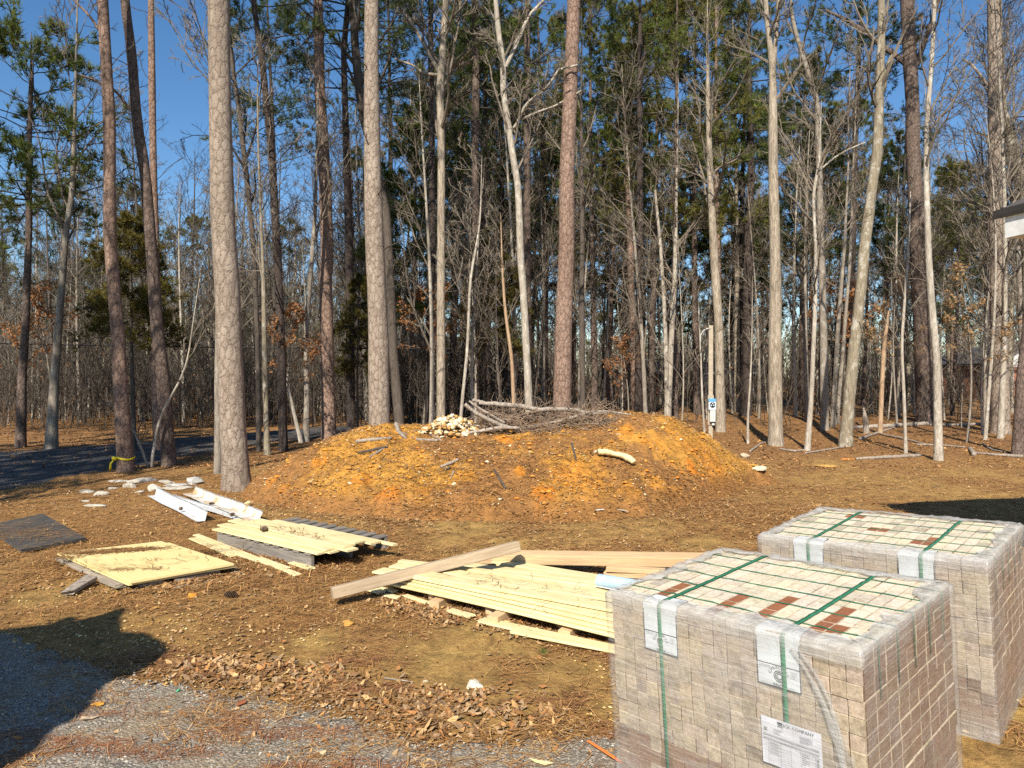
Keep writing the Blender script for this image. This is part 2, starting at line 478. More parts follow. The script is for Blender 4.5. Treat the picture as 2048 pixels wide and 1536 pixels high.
co = b.coord(rnd=False)
sep = b.n('SeparateColor'); b.l(b.tint(), sep.inputs[0])
n1 = b.noise(co, 2.6, 5, .65); n2 = b.noise(co, 26, 5, .7); n3 = b.noise(co, 90, 4, .75)
st_ = b.coord(scale=(9, 42, 9), rnd=False)
n4 = b.noise(st_, 1.6, 4, .7, 1.5)
lit = b.mix(b.ramp(n2, [(.3, 0), (.7, 1)]), (.165, .076, .025), (.45, .235, .074))
lit = b.mix(b.math('MULTIPLY', b.ramp(n4, [(.42, 0), (.66, 1)]), .6), lit, (.53, .305, .11))
wood_l = b.mix(b.ramp(n2, [(.32, 0), (.7, 1)]), (.12, .058, .024), (.38, .195, .075))
lit = b.mix(sep.outputs[1], lit, wood_l)
ocl = b.mix(b.ramp(n2, [(.3, 0), (.7, 1)]), (.38, .22, .055), (.68, .46, .155))
cm = b.math('MULTIPLY', sep.outputs[0], b.ramp(n1, [(.30, .35), (.6, 1.0)]))
c = b.mix(cm, lit, ocl)
c = b.mix(b.ramp(n3, [(.61, 0), (.71, .7)]), c, (.60, .43, .22))
c = b.mix(b.ramp(n3, [(.28, .75), (.38, 0)]), c, (.035, .021, .012))
c = b.mix(1.0, c, b.ramp(b.noise(co, 5.5, 5, .7, .6), [(.34, .68), (.60, 1.28)]), 'MULTIPLY')     # matted, damper patches
b.col(c); b.rough(.95)
b.bump(b.math('ADD', b.math('MULTIPLY', n2, 1.0), n3), 1.0, .03)
MAT['ground'] = m
tag(link('ground', g.mesh('ground', [m])), None, None, kind='structure')

# ------------------------------------------------------------------ gravel drive in the foreground, road on the left
edge = [(-500, 1190), (-150, 1225), (0, 1262), (200, 1330), (340, 1368), (480, 1376), (600, 1392), (690, 1425), (800, 1462), (900, 1476), (1000, 1484), (1100, 1470), (1200, 1466), (1300, 1470), (1500, 1560), (1800, 1700)]
ew = np.array([G(a, b)[:2] for a, b in edge])
xs = np.linspace(ew[0, 0], 1.7, 240); tt = np.linspace(0, 1, 90)
yb = np.interp(xs, ew[:, 0], ew[:, 1]) + .16 * fbm(xs * 2.5, xs * 0, 80, 4) + .10 * fbm(xs * 11, xs * 0, 84, 3)
Xd = np.repeat(xs[None], len(tt), 0); Yd = -4 + (yb[None] + 4) * (1 - (1 - tt[:, None]) ** 1.6)
dip = sstep(.90, 1.0, tt)[:, None]
V, F = grid_mesh(Xd, Yd, T(Xd, Yd) + .012 + .006 * fbm(Xd * 8, Yd * 8, 90) - dip * .02)
m, b = M('worn_gravel')
co = b.coord(rnd=False)
n1 = b.noise(co, 2.2, 4, .6); n2 = b.vor(co, 95, 'F1', 'Color'); n3 = b.noise(co, 130, 3, .7); n5 = b.vor(co, 75)
s2 = b.n('SeparateColor'); b.l(n2, s2.inputs[0])
gr = b.ramp(s2.outputs[0], [(0, (.12, .105, .085)), (.5, (.245, .218, .18)), (.85, (.36, .32, .26)), (1, (.52, .47, .39))])
st_ = b.coord(scale=(7, 30, 7), rnd=False)
str_ = b.ramp(b.noise(st_, 1.2, 5, .7, 1.2), [(.50, 0), (.66, .75)])
c = b.mix(b.math('MULTIPLY', b.ramp(n1, [(.42, 0), (.68, 1)]), .5), gr, (.32, .23, .12))
c = b.mix(b.math('MULTIPLY', str_, .6), c, (.26, .145, .07))
c = b.mix(b.ramp(n3, [(.3, .6), (.42, 0)]), c, (.06, .055, .05))
b.col(c); b.rough(.95); b.bump(b.math('SUBTRACT', n3, b.math('MULTIPLY', n5, 1.0)), .8, .012)
tag(link('gravel_drive', Geo().add(V, F).mesh('gravel_drive', [m])), None, None, kind='structure')
near = np.array([G(a, b)[:2] for a, b in [(-700, 1075), (-300, 1030), (0, 984), (130, 958), (250, 940), (330, 925), (420, 905), (520, 888), (690, 869), (900, 855), (1100, 848)]])
farr = np.array([G(a, b)[:2] for a, b in [(-700, 925), (-300, 915), (0, 903), (130, 893), (250, 886), (330, 878), (420, 869), (520, 862), (690, 853), (900, 845), (1100, 841)]])
k = np.linspace(0, len(near) - 1, 160); q = np.arange(len(near))
A = np.stack([np.interp(k, q, near[:, 0]), np.interp(k, q, near[:, 1])], 1); B = np.stack([np.interp(k, q, farr[:, 0]), np.interp(k, q, farr[:, 1])], 1)
sA = .35 * fbm(k * .9, k * 0, 95)[:, None]
tt = np.linspace(0, 1, 22)[None, :, None]
Q = (A + sA)[:, None] * (1 - tt) + (B + sA)[:, None] * tt
V, F = grid_mesh(Q[..., 0], Q[..., 1], T(Q[..., 0], Q[..., 1]) + .02 - .05 * (np.abs(tt[..., 0] - .5) > .47))
m, b = M('asphalt')
co = b.coord(rnd=False)
n1 = b.noise(co, .9, 4, .6); n3 = b.noise(co, 60, 3, .7)
c = b.mix(b.ramp(n3, [(.35, 0), (.7, 1)]), (.035, .035, .036), (.095, .093, .09))
c = b.mix(b.ramp(n1, [(.55, 0), (.75, .6)]), c, (.17, .11, .06))
b.col(c); b.rough(.9)
tag(link('road', Geo().add(V, F).mesh('road', [m])), None, None, kind='structure')

# ------------------------------------------------------------------ the spoil mound
xs = np.linspace(-5.0, 6.4, 470); ys = np.linspace(8.5, 16.6, 330)
Xm, Ym = np.meshgrid(xs, ys)
Zm = mound(Xm, Ym)
V, F = grid_mesh(Xm, Ym, Zm + 0)
keep = (Zm - T(Xm, Ym)).reshape(-1) > -.09
F = F[keep[F].any(1)]
used = np.unique(F); remap = -np.ones(len(V), int); remap[used] = np.arange(len(used))
lit = sstep(-.12, .14, fbm(Xm * 1.1, Ym * 1.1, 101, 4) + .30 * fbm(Xm * 7, Ym * 7, 105, 3))
lit = np.clip(lit * 1.0 + .14, 0, 1)
org = np.zeros_like(Xm)
for lx, ly, r, kk in _lumps:
    d = np.hypot(Xm - lx, (Ym - ly) * .8) / (r * 1.15) + .5 * fbm(Xm * 6, Ym * 6, 110, 3)
    org = np.maximum(org, (1 - sstep(.55, 1.0, d)) * np.sign(kk)); lit = lit * (1 - .85 * (1 - sstep(.5, 1.05, d)))
    org = np.where(d < 1.0, np.minimum(org, max(kk, .12)), org)
lit = np.maximum(lit, .95 * (1 - sstep(.10, .42, Zm - T(Xm, Ym) + .12 * fbm(Xm * 3, Ym * 3, 140, 3))))
org = np.maximum(org, .45 * sstep(.12, .28, fbm(Xm * .9, Ym * .9, 120, 3)))
oc, orr, br = np.array([.57, .285, .05]), np.array([.68, .235, .022]), np.array([.33, .16, .052])
col = oc + (orr - oc) * np.clip(org, 0, 1)[..., None]
col = col + (br - col) * np.clip(lit, 0, 1)[..., None]
col = col * (1 + .7 * fbm(Xm * 14, Ym * 14, 130, 3))[..., None]
m, b = M('clay')
co = b.coord(rnd=False)
n2 = b.noise(co, 34, 5, .7); n3 = b.noise(co, 95, 4, .75)
c = b.mix(1.0, b.tint(), b.ramp(n2, [(.3, .62), (.7, 1.3)]), 'MULTIPLY')
c = b.mix(b.ramp(n3, [(.63, 0), (.73, .6)]), c, (.60, .44, .22))
c = b.mix(b.ramp(n3, [(.28, .75), (.38, 0)]), c, (.05, .025, .012))
b.col(c); b.rough(.95); b.bump(b.math('ADD', n2, n3), .9, .025)
g = Geo().add(V[used], remap[F], 0, np.clip(col, 0, 1).reshape(-1, 3)[used])
tag(link('dirt_mound', g.mesh('dirt_mound', [m])), 'long mound of orange and ochre clay in front of the trees', 'dirt mound')

# ------------------------------------------------------------------ loose cover: leaves, pine straw, gravel stones (nobody could count them)
def leaf_batch(x, y, z, size, tilt, pal, up=.01):
    n = len(x)
    yaw = R.uniform(0, 2 * np.pi, n); L = size * R.uniform(.6, 1.25, n); Wd = L * R.uniform(.35, .62, n)
    size = size * .72; L = L * .72; Wd = Wd * .72; tl = R.normal(0, tilt * .7, n); rl = R.normal(0, tilt * .7, n); curl = R.uniform(.05, .4, n)
    # 3 x 2 strip: edges raised (curl)
    u = np.array([-.5, 0, .5, -.5, 0, .5]); v = np.array([-1, -1, -1, 1, 1, 1]) * .5
    wv = np.array([.35, 1, .25, .35, 1, .25])
    X = L[:, None] * u; Y = Wd[:, None] * (v * wv); Zl = L[:, None] * (curl[:, None] * (np.abs(u) * .9)[None]) + Wd[:, None] * .0
    Zl = Zl + X * np.sin(tl)[:, None] + Y * np.sin(rl)[:, None]
    c, s = np.cos(yaw)[:, None], np.sin(yaw)[:, None]
    lift = up + np.maximum(0, -Zl.min(1))[:, None] * .8
    V = np.stack([x[:, None] + X * c - Y * s, y[:, None] + X * s + Y * c, z[:, None] + Zl + lift], -1).reshape(-1, 3)
    b_ = np.arange(n)[:, None] * 6
    F = np.concatenate([b_ + np.array([0, 1, 4, 3]), b_ + np.array([1, 2, 5, 4])])
    t = pal[R.integers(0, len(pal), n)] * R.uniform(.7, 1.25, (n, 1))
    return V, F, np.repeat(t, 6, 0)
def straw_batch(x, y, z, ln, wd, pal, tilt=.12, up=.008):
    n = len(x); yaw = R.normal(0, .9, n) + (R.random(n) < .3) * R.uniform(0, 3.1, n)
    L = ln * R.uniform(.5, 1.2, n); d = np.stack([np.cos(yaw), np.sin(yaw)], 1)
    p = np.stack([-d[:, 1], d[:, 0]], 1); bend = R.normal(0, .12, n) * L; dz = R.normal(0, tilt, n) * L
    a = np.stack([x, y], 1)
    q = [a - d * L[:, None] / 2, a + p * bend[:, None], a + d * L[:, None] / 2]
    zz = [z + up + np.maximum(0, -dz), z + up + np.abs(dz) * .4, z + up + np.maximum(0, dz)]
    V = np.empty((n, 6, 3))
    for i in range(3):
        for s in (0, 1):
            V[:, i * 2 + s, :2] = q[i] + p * (wd * (.5 - s))
            V[:, i * 2 + s, 2] = zz[i]
    b_ = np.arange(n)[:, None] * 6
    F = np.concatenate([b_ + np.array([0, 1, 3, 2]), b_ + np.array([2, 3, 5, 4])])
    return V.reshape(-1, 3), F, np.repeat(pal[R.integers(0, len(pal), n)] * R.uniform(.7, 1.3, (n, 1)), 6, 0)
PAL_LEAF = np.array([(.27, .155, .075), (.36, .22, .11), (.17, .10, .058), (.46, .31, .17), (.25, .175, .12), (.33, .165, .07), (.38, .27, .18)])
PAL_WOOD = np.array([(.26, .14, .065), (.34, .19, .09), (.15, .085, .045), (.44, .27, .13), (.22, .13, .07)])
PAL_LEAF = PAL_LEAF * np.array([1.0, .93, .75]); PAL_WOOD = PAL_WOOD * np.array([1.05, .93, .75])
PAL_STRAW = np.array([1.05, .95, .75]) * np.array([(.34, .18, .075), (.42, .25, .11), (.25, .125, .055), (.52, .35, .17), (.2, .11, .055)])
def wedge(n, y0, y1, k=.78, p=1.0):
    y = y0 + (y1 - y0) * R.random(n) ** p
    return R.uniform(-1, 1, n) * (k * y + .3), y
def pix_band(n, pts, sx, sy):
    """points scattered about a polyline given in photo pixels (spread in metres on the ground)"""
    w_ = np.array([G(a, b)[:2] for a, b in pts]); k = R.uniform(0, len(pts) - 1, n); q = np.arange(len(pts))
    return np.interp(k, q, w_[:, 0]) + R.normal(0, sx, n), np.interp(k, q, w_[:, 1]) + R.normal(0, sy, n)
def clump(x, y, sc, th, seed):
    keep_ = fbm(x * sc, y * sc, seed, 3) + R.normal(0, .07, len(x)) > th
    return x[keep_], y[keep_]
g = Geo()
def put_leaf(x, y, size, tilt, pal, thick=0): g.add(*_lf(x, y, size, tilt, pal, thick))
def _lf(x, y, size, tilt, pal, thick):
    kp = R.random(len(x)) > clay(x, y) * 1.5 * (1 - thick); x, y = x[kp], y[kp]
    V, F, t = leaf_batch(x, y, surf(x, y), size, tilt, pal); return V, F, 0, t
put_leaf(*clump(*pix_band(1600, [(280, 1320), (360, 1345), (480, 1335), (600, 1370), (700, 1400), (820, 1420), (900, 1440), (1000, 1410), (1100, 1440), (1200, 1470)], .20, .16), 3, -.08, 201), .050, .35, PAL_LEAF)
put_leaf(*pix_band(1500, [(420, 1330), (540, 1350), (640, 1372)], .16, .10), .07, .45, PAL_LEAF)
put_leaf(*pix_band(1500, [(860, 1385), (930, 1420), (1010, 1430)], .18, .13), .07, .45, PAL_LEAF)
put_leaf(*pix_band(1700, [(770, 1200), (850, 1225), (930, 1245), (1010, 1265), (1060, 1280)], .09, .08), .06, .45, PAL_LEAF)
put_leaf(*pix_band(900, [(800, 1190), (1000, 1235), (1200, 1280)], .12, .10), .06, .4, PAL_LEAF)
put_leaf(*pix_band(1300, [(230, 1175), (320, 1180), (420, 1160), (480, 1140)], .14, .08), .06, .4, PAL_LEAF)
put_leaf(*pix_band(1300, [(450, 1110), (520, 1120), (600, 1130), (640, 1140)], .12, .08), .06, .4, PAL_LEAF)
put_leaf(*clump(*wedge(9000, 3.4, 8), 1.3, .0, 203), .055, .3, PAL_LEAF)
put_leaf(*clump(*wedge(22000, 6, 15), .9, -.08, 204), .065, .32, PAL_LEAF)
put_leaf(*clump(*wedge(36000, 14, 38, .8, 1.2), .4, -.2, 205), .10, .35, PAL_WOOD)
x, y = R.uniform(-4.6, 4.8, 9000), R.uniform(8.8, 13.4, 9000)
put_leaf(*clump(x, y, 1.6, .03, 206), .06, .35, PAL_LEAF)
x, y = pix_band(2600, [(480, 1010), (700, 1043), (1000, 1056), (1300, 1042), (1440, 1000)], .3, .22)
put_leaf(x, y, .06, .35, PAL_LEAF)
tag(link('leaf_litter', g.mesh('leaf_litter', [MAT['litter']], False)), None, None, kind='stuff')
g = Geo()
def put_straw(x, y, ln, wd, pal, tilt=.1):
    kp = R.random(len(x)) > clay(x, y) * 1.7; x, y = x[kp], y[kp]
    V, F, t = straw_batch(x, y, surf(x, y) + .006, ln, wd, pal, tilt); g.add(V, F, 0, t)
put_straw(*clump(*wedge(52000, 3.2, 8.5), 1.5, -.10, 210), .13, .0032, PAL_STRAW)
put_straw(*clump(*wedge(42000, 6, 13), 1.0, -.12, 211), .15, .005, PAL_STRAW)
x, y = wedge(26000, 2.9, 4.9)
x, y = clump(x, y * 1.0, 1.0, -.2, 213)
kp = (fbm(x * 1.2, y * 5.5, 214, 3) > .09)
put_straw(x[kp], y[kp], .14, .0030, np.array([(.30, .13, .06), (.24, .10, .05), (.36, .19, .09)]), .05)
x, y = R.uniform(-4.6, 4.8, 20000), R.uniform(8.8, 13.2, 20000)
put_straw(*clump(x, y, 1.6, -.05, 215), .15, .005, PAL_STRAW)
tag(link('pine_straw', g.mesh('pine_straw', [MAT['straw']], False)), None, None, kind='stuff')
OCT = np.array([[1, 0, 0], [0, 1, 0], [-1, 0, 0], [0, -1, 0], [0, 0, 1], [0, 0, -1.0]])
OCF = np.array([[0, 1, 4], [1, 2, 4], [2, 3, 4], [3, 0, 4], [1, 0, 5], [2, 1, 5], [3, 2, 5], [0, 3, 5]])
g = Geo()
def put_stone(x, y, size, pal):
    n = len(x); s = size * R.uniform(.5, 1.5, (n, 1, 1)) * R.uniform(.6, 1.1, (n, 1, 3)) * np.array([1, 1, .6])
    Vv = OCT[None] * s * R.uniform(.75, 1.2, (n, 6, 1)); a = R.uniform(0, 6.3, n)[:, None]
    X = Vv[..., 0] * np.cos(a) - Vv[..., 1] * np.sin(a); Y = Vv[..., 0] * np.sin(a) + Vv[..., 1] * np.cos(a)
    V = np.stack([X + x[:, None], Y + y[:, None], Vv[..., 2] + surf(x, y)[:, None] + s[:, :, 2] * .25 + .008], -1).reshape(-1, 3)
    F = (np.arange(n)[:, None, None] * 6 + OCF[None]).reshape(-1, 3)
    g.add(V, F, 0, np.repeat(pal[R.integers(0, len(pal), n)] * R.uniform(.75, 1.2, (n, 1)), 6, 0))
x, y = wedge(26000, 2.7, 4.75, .8)
lim = np.interp(x, ew[:, 0], ew[:, 1]); kp = y < lim + R.normal(-.02, .08, len(x))
put_stone(x[kp], y[kp], .0068, np.array([(.28, .25, .21), (.17, .155, .135), (.38, .345, .29), (.50, .46, .38), (.26, .21, .15)]))
x, y = clump(*wedge(9000, 3.6, 8), 1.4, .03, 221)
put_stone(x, y, .010, np.array([(.55, .38, .15), (.45, .28, .09), (.62, .47, .24), (.38, .22, .07)]))
x, y = R.uniform(-4.5, 4.8, 3800), R.uniform(9, 12.8, 3800)
xc, yc = R.uniform(-4.4, 4.6, 520), R.uniform(9, 12.4, 520)
kp = mound(xc, yc) - T(xc, yc) > .16; xc, yc = xc[kp], yc[kp]
put_stone(xc, yc, .040, np.array([(.52, .25, .045), (.58, .22, .03), (.50, .28, .07), (.42, .20, .05)]))
kp = mound(x, y) - T(x, y) > .05; x, y = x[kp], y[kp]
put_stone(x, y, .015, np.array([(.50, .28, .07), (.46, .22, .05), (.58, .42, .2), (.40, .24, .08), (.62, .52, .34)]))
tag(link('loose_gravel', g.mesh('loose_gravel', [MAT['stone']], False)), None, None, kind='stuff')

# ------------------------------------------------------------------ trees
def children(pts, rad, n, f0, f1, ang, ln, rr, N=5, up=.0, jit=.10, plen=None, droop=0.0):
    """n side shoots on each tube of a batch; returns new batch (M*n,N,3), (M*n,N)"""
    Mn, K, _ = pts.shape
    f = (f0 + (f1 - f0) * (np.arange(n)[None] + R.uniform(.05, .95, (Mn, n))) / n)
    kk = f * (K - 1); i = np.minimum(kk.astype(int), K - 2); a = (kk - i)[..., None]
    m = np.arange(Mn)[:, None]
    base = pts[m, i] * (1 - a) + pts[m, i + 1] * a
    r0 = rad[m, i] * (1 - a[..., 0]) + rad[m, i + 1] * a[..., 0]
    t = unit(pts[m, i + 1] - pts[m, i])
    if plen is None: plen = np.linalg.norm(pts[:, 1:] - pts[:, :-1], axis=2).sum(1)
    rv = unit(R.normal(size=t.shape)); side = unit(np.cross(t, rv))
    an = np.radians(R.normal(ang, 9, f.shape))[..., None]
    d = unit(t * np.cos(an) + side * np.sin(an) + np.array([0, 0, up]))
    L = (plen[:, None] * ln * (1.15 - .75 * f) * R.uniform(.65, 1.25, f.shape))[..., None]
    out = np.empty((Mn, n, N, 3)); out[:, :, 0] = base; cur = d
    for s in range(1, N):
        cur = unit(cur + R.normal(0, jit, cur.shape) + np.array([0, 0, up * .35 - droop]))
        out[:, :, s] = out[:, :, s - 1] + cur * L / (N - 1)
    rb = np.minimum(r0 * rr, r0)
    rad2 = rb[..., None] * np.linspace(1, .35, N)[None, None]
    return out.reshape(-1, N, 3), rad2.reshape(-1, N)

def trunk_tube(pts, rad, sides, flare=.35, lump=.03, seed=0):
    """one trunk with slightly uneven skin and a root flare"""
    pts = np.asarray(pts, float); rad = np.asarray(rad, float)
    L = np.concatenate([[0], np.cumsum(np.linalg.norm(np.diff(pts, axis=0), axis=1))])
    n = int(np.clip(L[-1] / .16, 20, 170)); q = np.linspace(0, L[-1], n)
    p = np.stack([np.interp(q, L, pts[:, i]) for i in range(3)], 1)
    k = np.ones(5) / 5
    for i in (0, 1):
        e = np.concatenate([np.repeat(p[:1, i], 2), p[:, i], np.repeat(p[-1:, i], 2)]); e[:2] += (p[0, i] - p[1, i]) * np.array([2, 1]); e[-2:] += (p[-1, i] - p[-2, i]) * np.array([1, 2])
        p[:, i] = np.convolve(e, k, 'valid')
    r = np.interp(q, L, rad)
    r = r * (1 + flare * np.exp(-(p[:, 2] - p[0, 2] - .12).clip(0) / .22)) * (1 + lump * 2.0 * fbm(q * .9, q * 0 + seed, 300 + seed))
    V, F = tubes(p[None], r[None], sides)
    V = V.reshape(n, sides, 3)
    a = np.arange(sides) / sides * 6.283
    wob = fbm(np.cos(a)[None] * 1.6 + seed * 3.1 + q[:, None] * 2.6, np.sin(a)[None] * 1.6 + q[:, None] * .9, 310 + seed, 3)
    V = p[:, None] + (V - p[:, None]) * (1 + lump * 3.0 * wob[..., None])
    return V.reshape(-1, 3), F, p, r

def tufts(base, d, K, ln, wd, spread, pal=None):
    """pine needle tufts: K blades fanning round each direction"""
    n = len(base)
    b = np.repeat(base, K, 0); dd = np.repeat(unit(d), K, 0)
    v = unit(dd + R.normal(0, spread, dd.shape) + np.array([0, 0, .12])); L = (ln * R.uniform(.65, 1.15, n * K))[:, None]
    s = unit(np.cross(v, R.normal(size=v.shape))) * wd
    V = np.stack([b - s * .5, b + s * .5, b + v * L * .6 + s * .35, b + v * L], 1)
    i = np.arange(n * K)[:, None] * 4
    return V.reshape(-1, 3), np.concatenate([i + np.array([0, 1, 2]), i + np.array([0, 2, 3])])

def bare_crown(tp, tr, n1, f0, ang, ln, lv=(6, 5, 4), up=.18, tw=(.009, .0042), jit=.13):
    """branches, boughs and twigs of a leafless tree, as one Geo"""
    g = Geo()
    k = np.unique(np.linspace(0, len(tp) - 1, 24).astype(int))
    P1, R1 = children(tp[k][None], tr[k][None], n1, f0, .99, ang, ln, .5, 7, up, jit * .9)
    R1 = np.maximum(R1, .008)
    V, F = tubes(P1, R1, 5); g.add(V, F)
    P2, R2 = children(P1, R1, lv[0], .18, 1, 42, .52, .62, 5, up * .7, jit * 1.3); R2 = np.maximum(R2, tw[0])
    V, F = tubes(P2, R2, 3); g.add(V, F)
    P3, R3 = children(P2, R2, lv[1], .15, 1, 40, .55, .7, 4, up * .6, jit * 1.5); R3 = np.maximum(R3 * 0 + tw[1] * 1.3, tw[1])
    V, F = tubes(P3, R3, 3); g.add(V, F)
    if lv[2]:
        P4, R4 = children(P3, R3, lv[2], .1, 1, 38, .6, .8, 3, up * .5, jit * 1.5); R4 = R4 * 0 + tw[1] * np.array([.9, .75, .45])[None]
        V, F = tubes(P4, R4, 3); g.add(V, F)
    return g, P2, P3

def pine_crown(tp, tr, z0, z1, nl, lmax, lmin=.8, dens=9, K=9, nl_len=.22, wd=.022, g=None, droop=.03, tw=.012, lump=1.0):
    """limbs + needle tufts between heights z0 and z1 of the trunk"""
    g = g or Geo()
    z = tp[:, 2]; f = np.sort(R.uniform(0, 1, nl)) ** .9
    zz = z0 + (z1 - z0) * f
    bx = np.interp(zz, z, tp[:, 0]); by = np.interp(zz, z, tp[:, 1]); br = np.interp(zz, z, tr)
    a = np.arange(nl) * 2.4 + R.uniform(-.6, .6, nl)
    L = (lmin + (lmax - lmin) * np.sin(np.pi * np.clip(1.02 - f, 0, 1) ** .75 * .62) ** 1.0) * R.uniform(.55, 1.15, nl)
    upw = -.05 + .75 * f ** 1.5 + R.normal(0, .15, nl)
    d = unit(np.stack([np.cos(a), np.sin(a), upw], 1)); N = 7
    pts = np.empty((nl, N, 3)); pts[:, 0] = np.stack([bx, by, zz], 1); cur = d
    for s in range(1, N):
        cur = unit(cur + R.normal(0, .12, cur.shape) + np.array([0, 0, .07 - droop]))
        pts[:, s] = pts[:, s - 1] + cur * (L / (N - 1))[:, None]
    rad = np.maximum(np.minimum(br * .32, .012 + L * .012)[:, None] * np.linspace(1, .3, N), tw)
    V, F = tubes(pts, rad, 4); g.add(V, F, 0)
    p2, r2 = children(pts, rad, dens, .30, 1, 48, .42, .6, 4, .18, .16); r2 = np.maximum(r2, tw * .7)
    V, F = tubes(p2, r2, 3); g.add(V, F, 0)
    p3, r3 = children(p2, r2, 4, .25, 1, 42, .5, .6, 3, .25, .15)
    tips = np.concatenate([p2[:, -1], p3[:, -1], p3[:, 1], p2[:, 2]])
    td = np.concatenate([p2[:, -1] - p2[:, -2], p3[:, -1] - p3[:, -2], p3[:, 1] - p3[:, 0], p2[:, 2] - p2[:, 1]])
    keep = R.random(len(tips)) < lump
    V, F = tufts(tips[keep], td[keep], K, nl_len, wd, .55); g.add(V, F, 1)
    return g

def leaf_clumps(pts, n, size, spread, g, m=1):
    """dry leaves held on twigs"""
    b = pts[R.integers(0, len(pts), n)] + R.normal(0, spread, (n, 3))
    a = unit(R.normal(size=(n, 3))); c = unit(np.cross(a, R.normal(size=(n, 3)))); s = size * R.uniform(.6, 1.2, (n, 1))
    V = np.stack([b - a * s, b + c * s * .45, b + a * s, b - c * s * .45], 1).reshape(-1, 3)
    i = np.arange(n)[:, None] * 4
    g.add(V, i + np.array([0, 1, 2, 3]), m)
    return g

def straight(h, lean=.0, r0=.15, bend=.25, r1=.25, seed=0, n=14):
    z = np.linspace(-.15, h, n); t = z / h
    ph = R.uniform(0, 6.3); ax = R.uniform(0, 6.3)
    x = lean * t * h * np.cos(ax) + bend * (np.sin(t * 3.2 + ph) - math.sin(ph)) * .5
    y = lean * t * h * np.sin(ax) + bend * (np.cos(t * 2.7 + ph) - math.cos(ph)) * .5
    return np.stack([x, y, z], 1), r0 * (1 - (1 - r1) * np.clip(t, 0, 1) ** 1.1)

def stubs(tp, tr, n, z0, z1, L, g, ang=65):
    """dead branch stubs on the lower trunk"""
    k = np.where((tp[:, 2] > z0) & (tp[:, 2] < z1))[0]
    if len(k) < 4 or n < 1: return
    kk = k[np.linspace(0, len(k) - 1, 12).astype(int)]
    P1, R1 = children(tp[kk][None], tr[kk][None], n, 0, 1, ang, L / np.ptp(tp[kk][:, 2]), .12, 5, .1, .2)
    R1 = np.maximum(R1, .008); V, F = tubes(P1, R1, 4); g.add(V, F, 0)
    P2, R2 = children(P1, R1, 2, .3, 1, 45, .45, .6, 4, .1, .2); V, F = tubes(P2, np.maximum(R2, .005), 3); g.add(V, F, 0)

# ---- stock trees (each built once, then copied)
STOCK = {}
def stock(key, name, label, cat, trunk_geo, tmats, crown_geo=None, cmats=None):
    r = empty(name, (0, 0, -60), 0, label, cat)
    part('trunk', trunk_geo.mesh('trunk', tmats), r)
    if crown_geo is not None: part('crown', crown_geo.mesh('crown', cmats, False), r)
    STOCK[key] = [r, False]
def plant(key, x, y, sc=1.0, rz=None, label=None, group=None, loc_z=None, name=None, cat=None):
    proto, used_ = STOCK[key]
    if not used_: o = proto; STOCK[key][1] = True
    else: o = copy_tree(proto)
    o.location = (float(x), float(y), float(T(x, y)) - .05 if loc_z is None else loc_z)
    o.rotation_euler = (0, 0, R.uniform(0, 6.28) if rz is None else rz)
    o.scale = (sc, sc, sc)
    if label: o['label'] = label
    if cat: o['category'] = cat
    if group: o['group'] = group
    return o

def mk_bare(key, h, r0, n1, f0, ang, ln, bark, twig, bend=.35, lv=(6, 5, 4), name='bare_tree', tw=(.009, .0042), up=.18):
    tp, tr = straight(h, .03, r0, bend, .12); gt = Geo(); V, F, p, r = trunk_tube(tp, tr, 12, .3, .03, len(STOCK)); gt.add(V, F)
    gc, _, _ = bare_crown(p, r, n1, f0, ang, ln, lv, up, tw)
    stock(key, name, 'bare tree', 'bare tree', gt, [MAT[bark]], gc, [MAT[twig]])
def mk_pine(key, h, r0, c0, nl, lmax, bark, needle, bend=.25, dens=9, K=13, st=10, ln=.21, wd=.018, lump=1.0, name='pine_tree'):
    tp, tr = straight(h, .02, r0, bend, .22); gt = Geo(); V, F, p, r = trunk_tube(tp, tr, 14, .25, .025, len(STOCK)); gt.add(V, F)
    g = Geo(); stubs(p, r, st, h * .25, c0, 1.3, g)
    gc = pine_crown(p, r, c0, h * .99, nl, lmax, .7, dens, K, ln, wd, g, lump=lump)
    stock(key, name, 'pine', 'pine tree', gt, [MAT[bark]], gc, [MAT['twigdark'], MAT[needle]])
mk_bare('b0', 15, .12, 16, .28, 42, .30, 'grey', 'twig')
mk_bare('b1', 18, .15, 18, .35, 38, .28, 'oak', 'twig')
mk_bare('b2', 13, .09, 15, .22, 45, .32, 'pale', 'twig', .5)
mk_bare('b3', 16, .13, 17, .30, 40, .30, 'darkbark', 'twigdark')
mk_bare('b4', 11, .07, 14, .20, 40, .34, 'grey', 'twig', .5)
mk_bare('b5', 19, .17, 19, .40, 36, .27, 'mossy', 'twig')
mk_bare('b6', 14, .10, 16, .25, 48, .34, 'darkbark', 'twigdark', .45)
mk_bare('b7', 9, .05, 13, .18, 38, .36, 'pale', 'twig', .5)
mk_bare('s0', 6, .028, 10, .25, 36, .36, 'pale', 'twig', .35, (4, 4, 3), 'bare_sapling')
mk_bare('s1', 4.5, .022, 9, .2, 40, .42, 'grey', 'twig', .35, (4, 4, 3), 'bare_sapling')
mk_bare('s2', 7.5, .034, 11, .28, 34, .34, 'darkbark', 'twigdark', .4, (4, 4, 3), 'bare_sapling')
mk_pine('p0', 20, .17, 11, 34, 3.0, 'pine_brown', 'needle')
mk_pine('p1', 17, .14, 8.5, 34, 2.8, 'pine_red', 'needle')
mk_pine('p2', 22, .20, 12.5, 36, 3.3, 'pine_dark', 'needle_dark')
mk_pine('p3', 15, .12, 6.5, 34, 2.5, 'pine_dark', 'needle_dark', .35)
mk_pine('p4', 18, .15, 7.5, 40, 3.2, 'pine_brown', 'needle_olive')
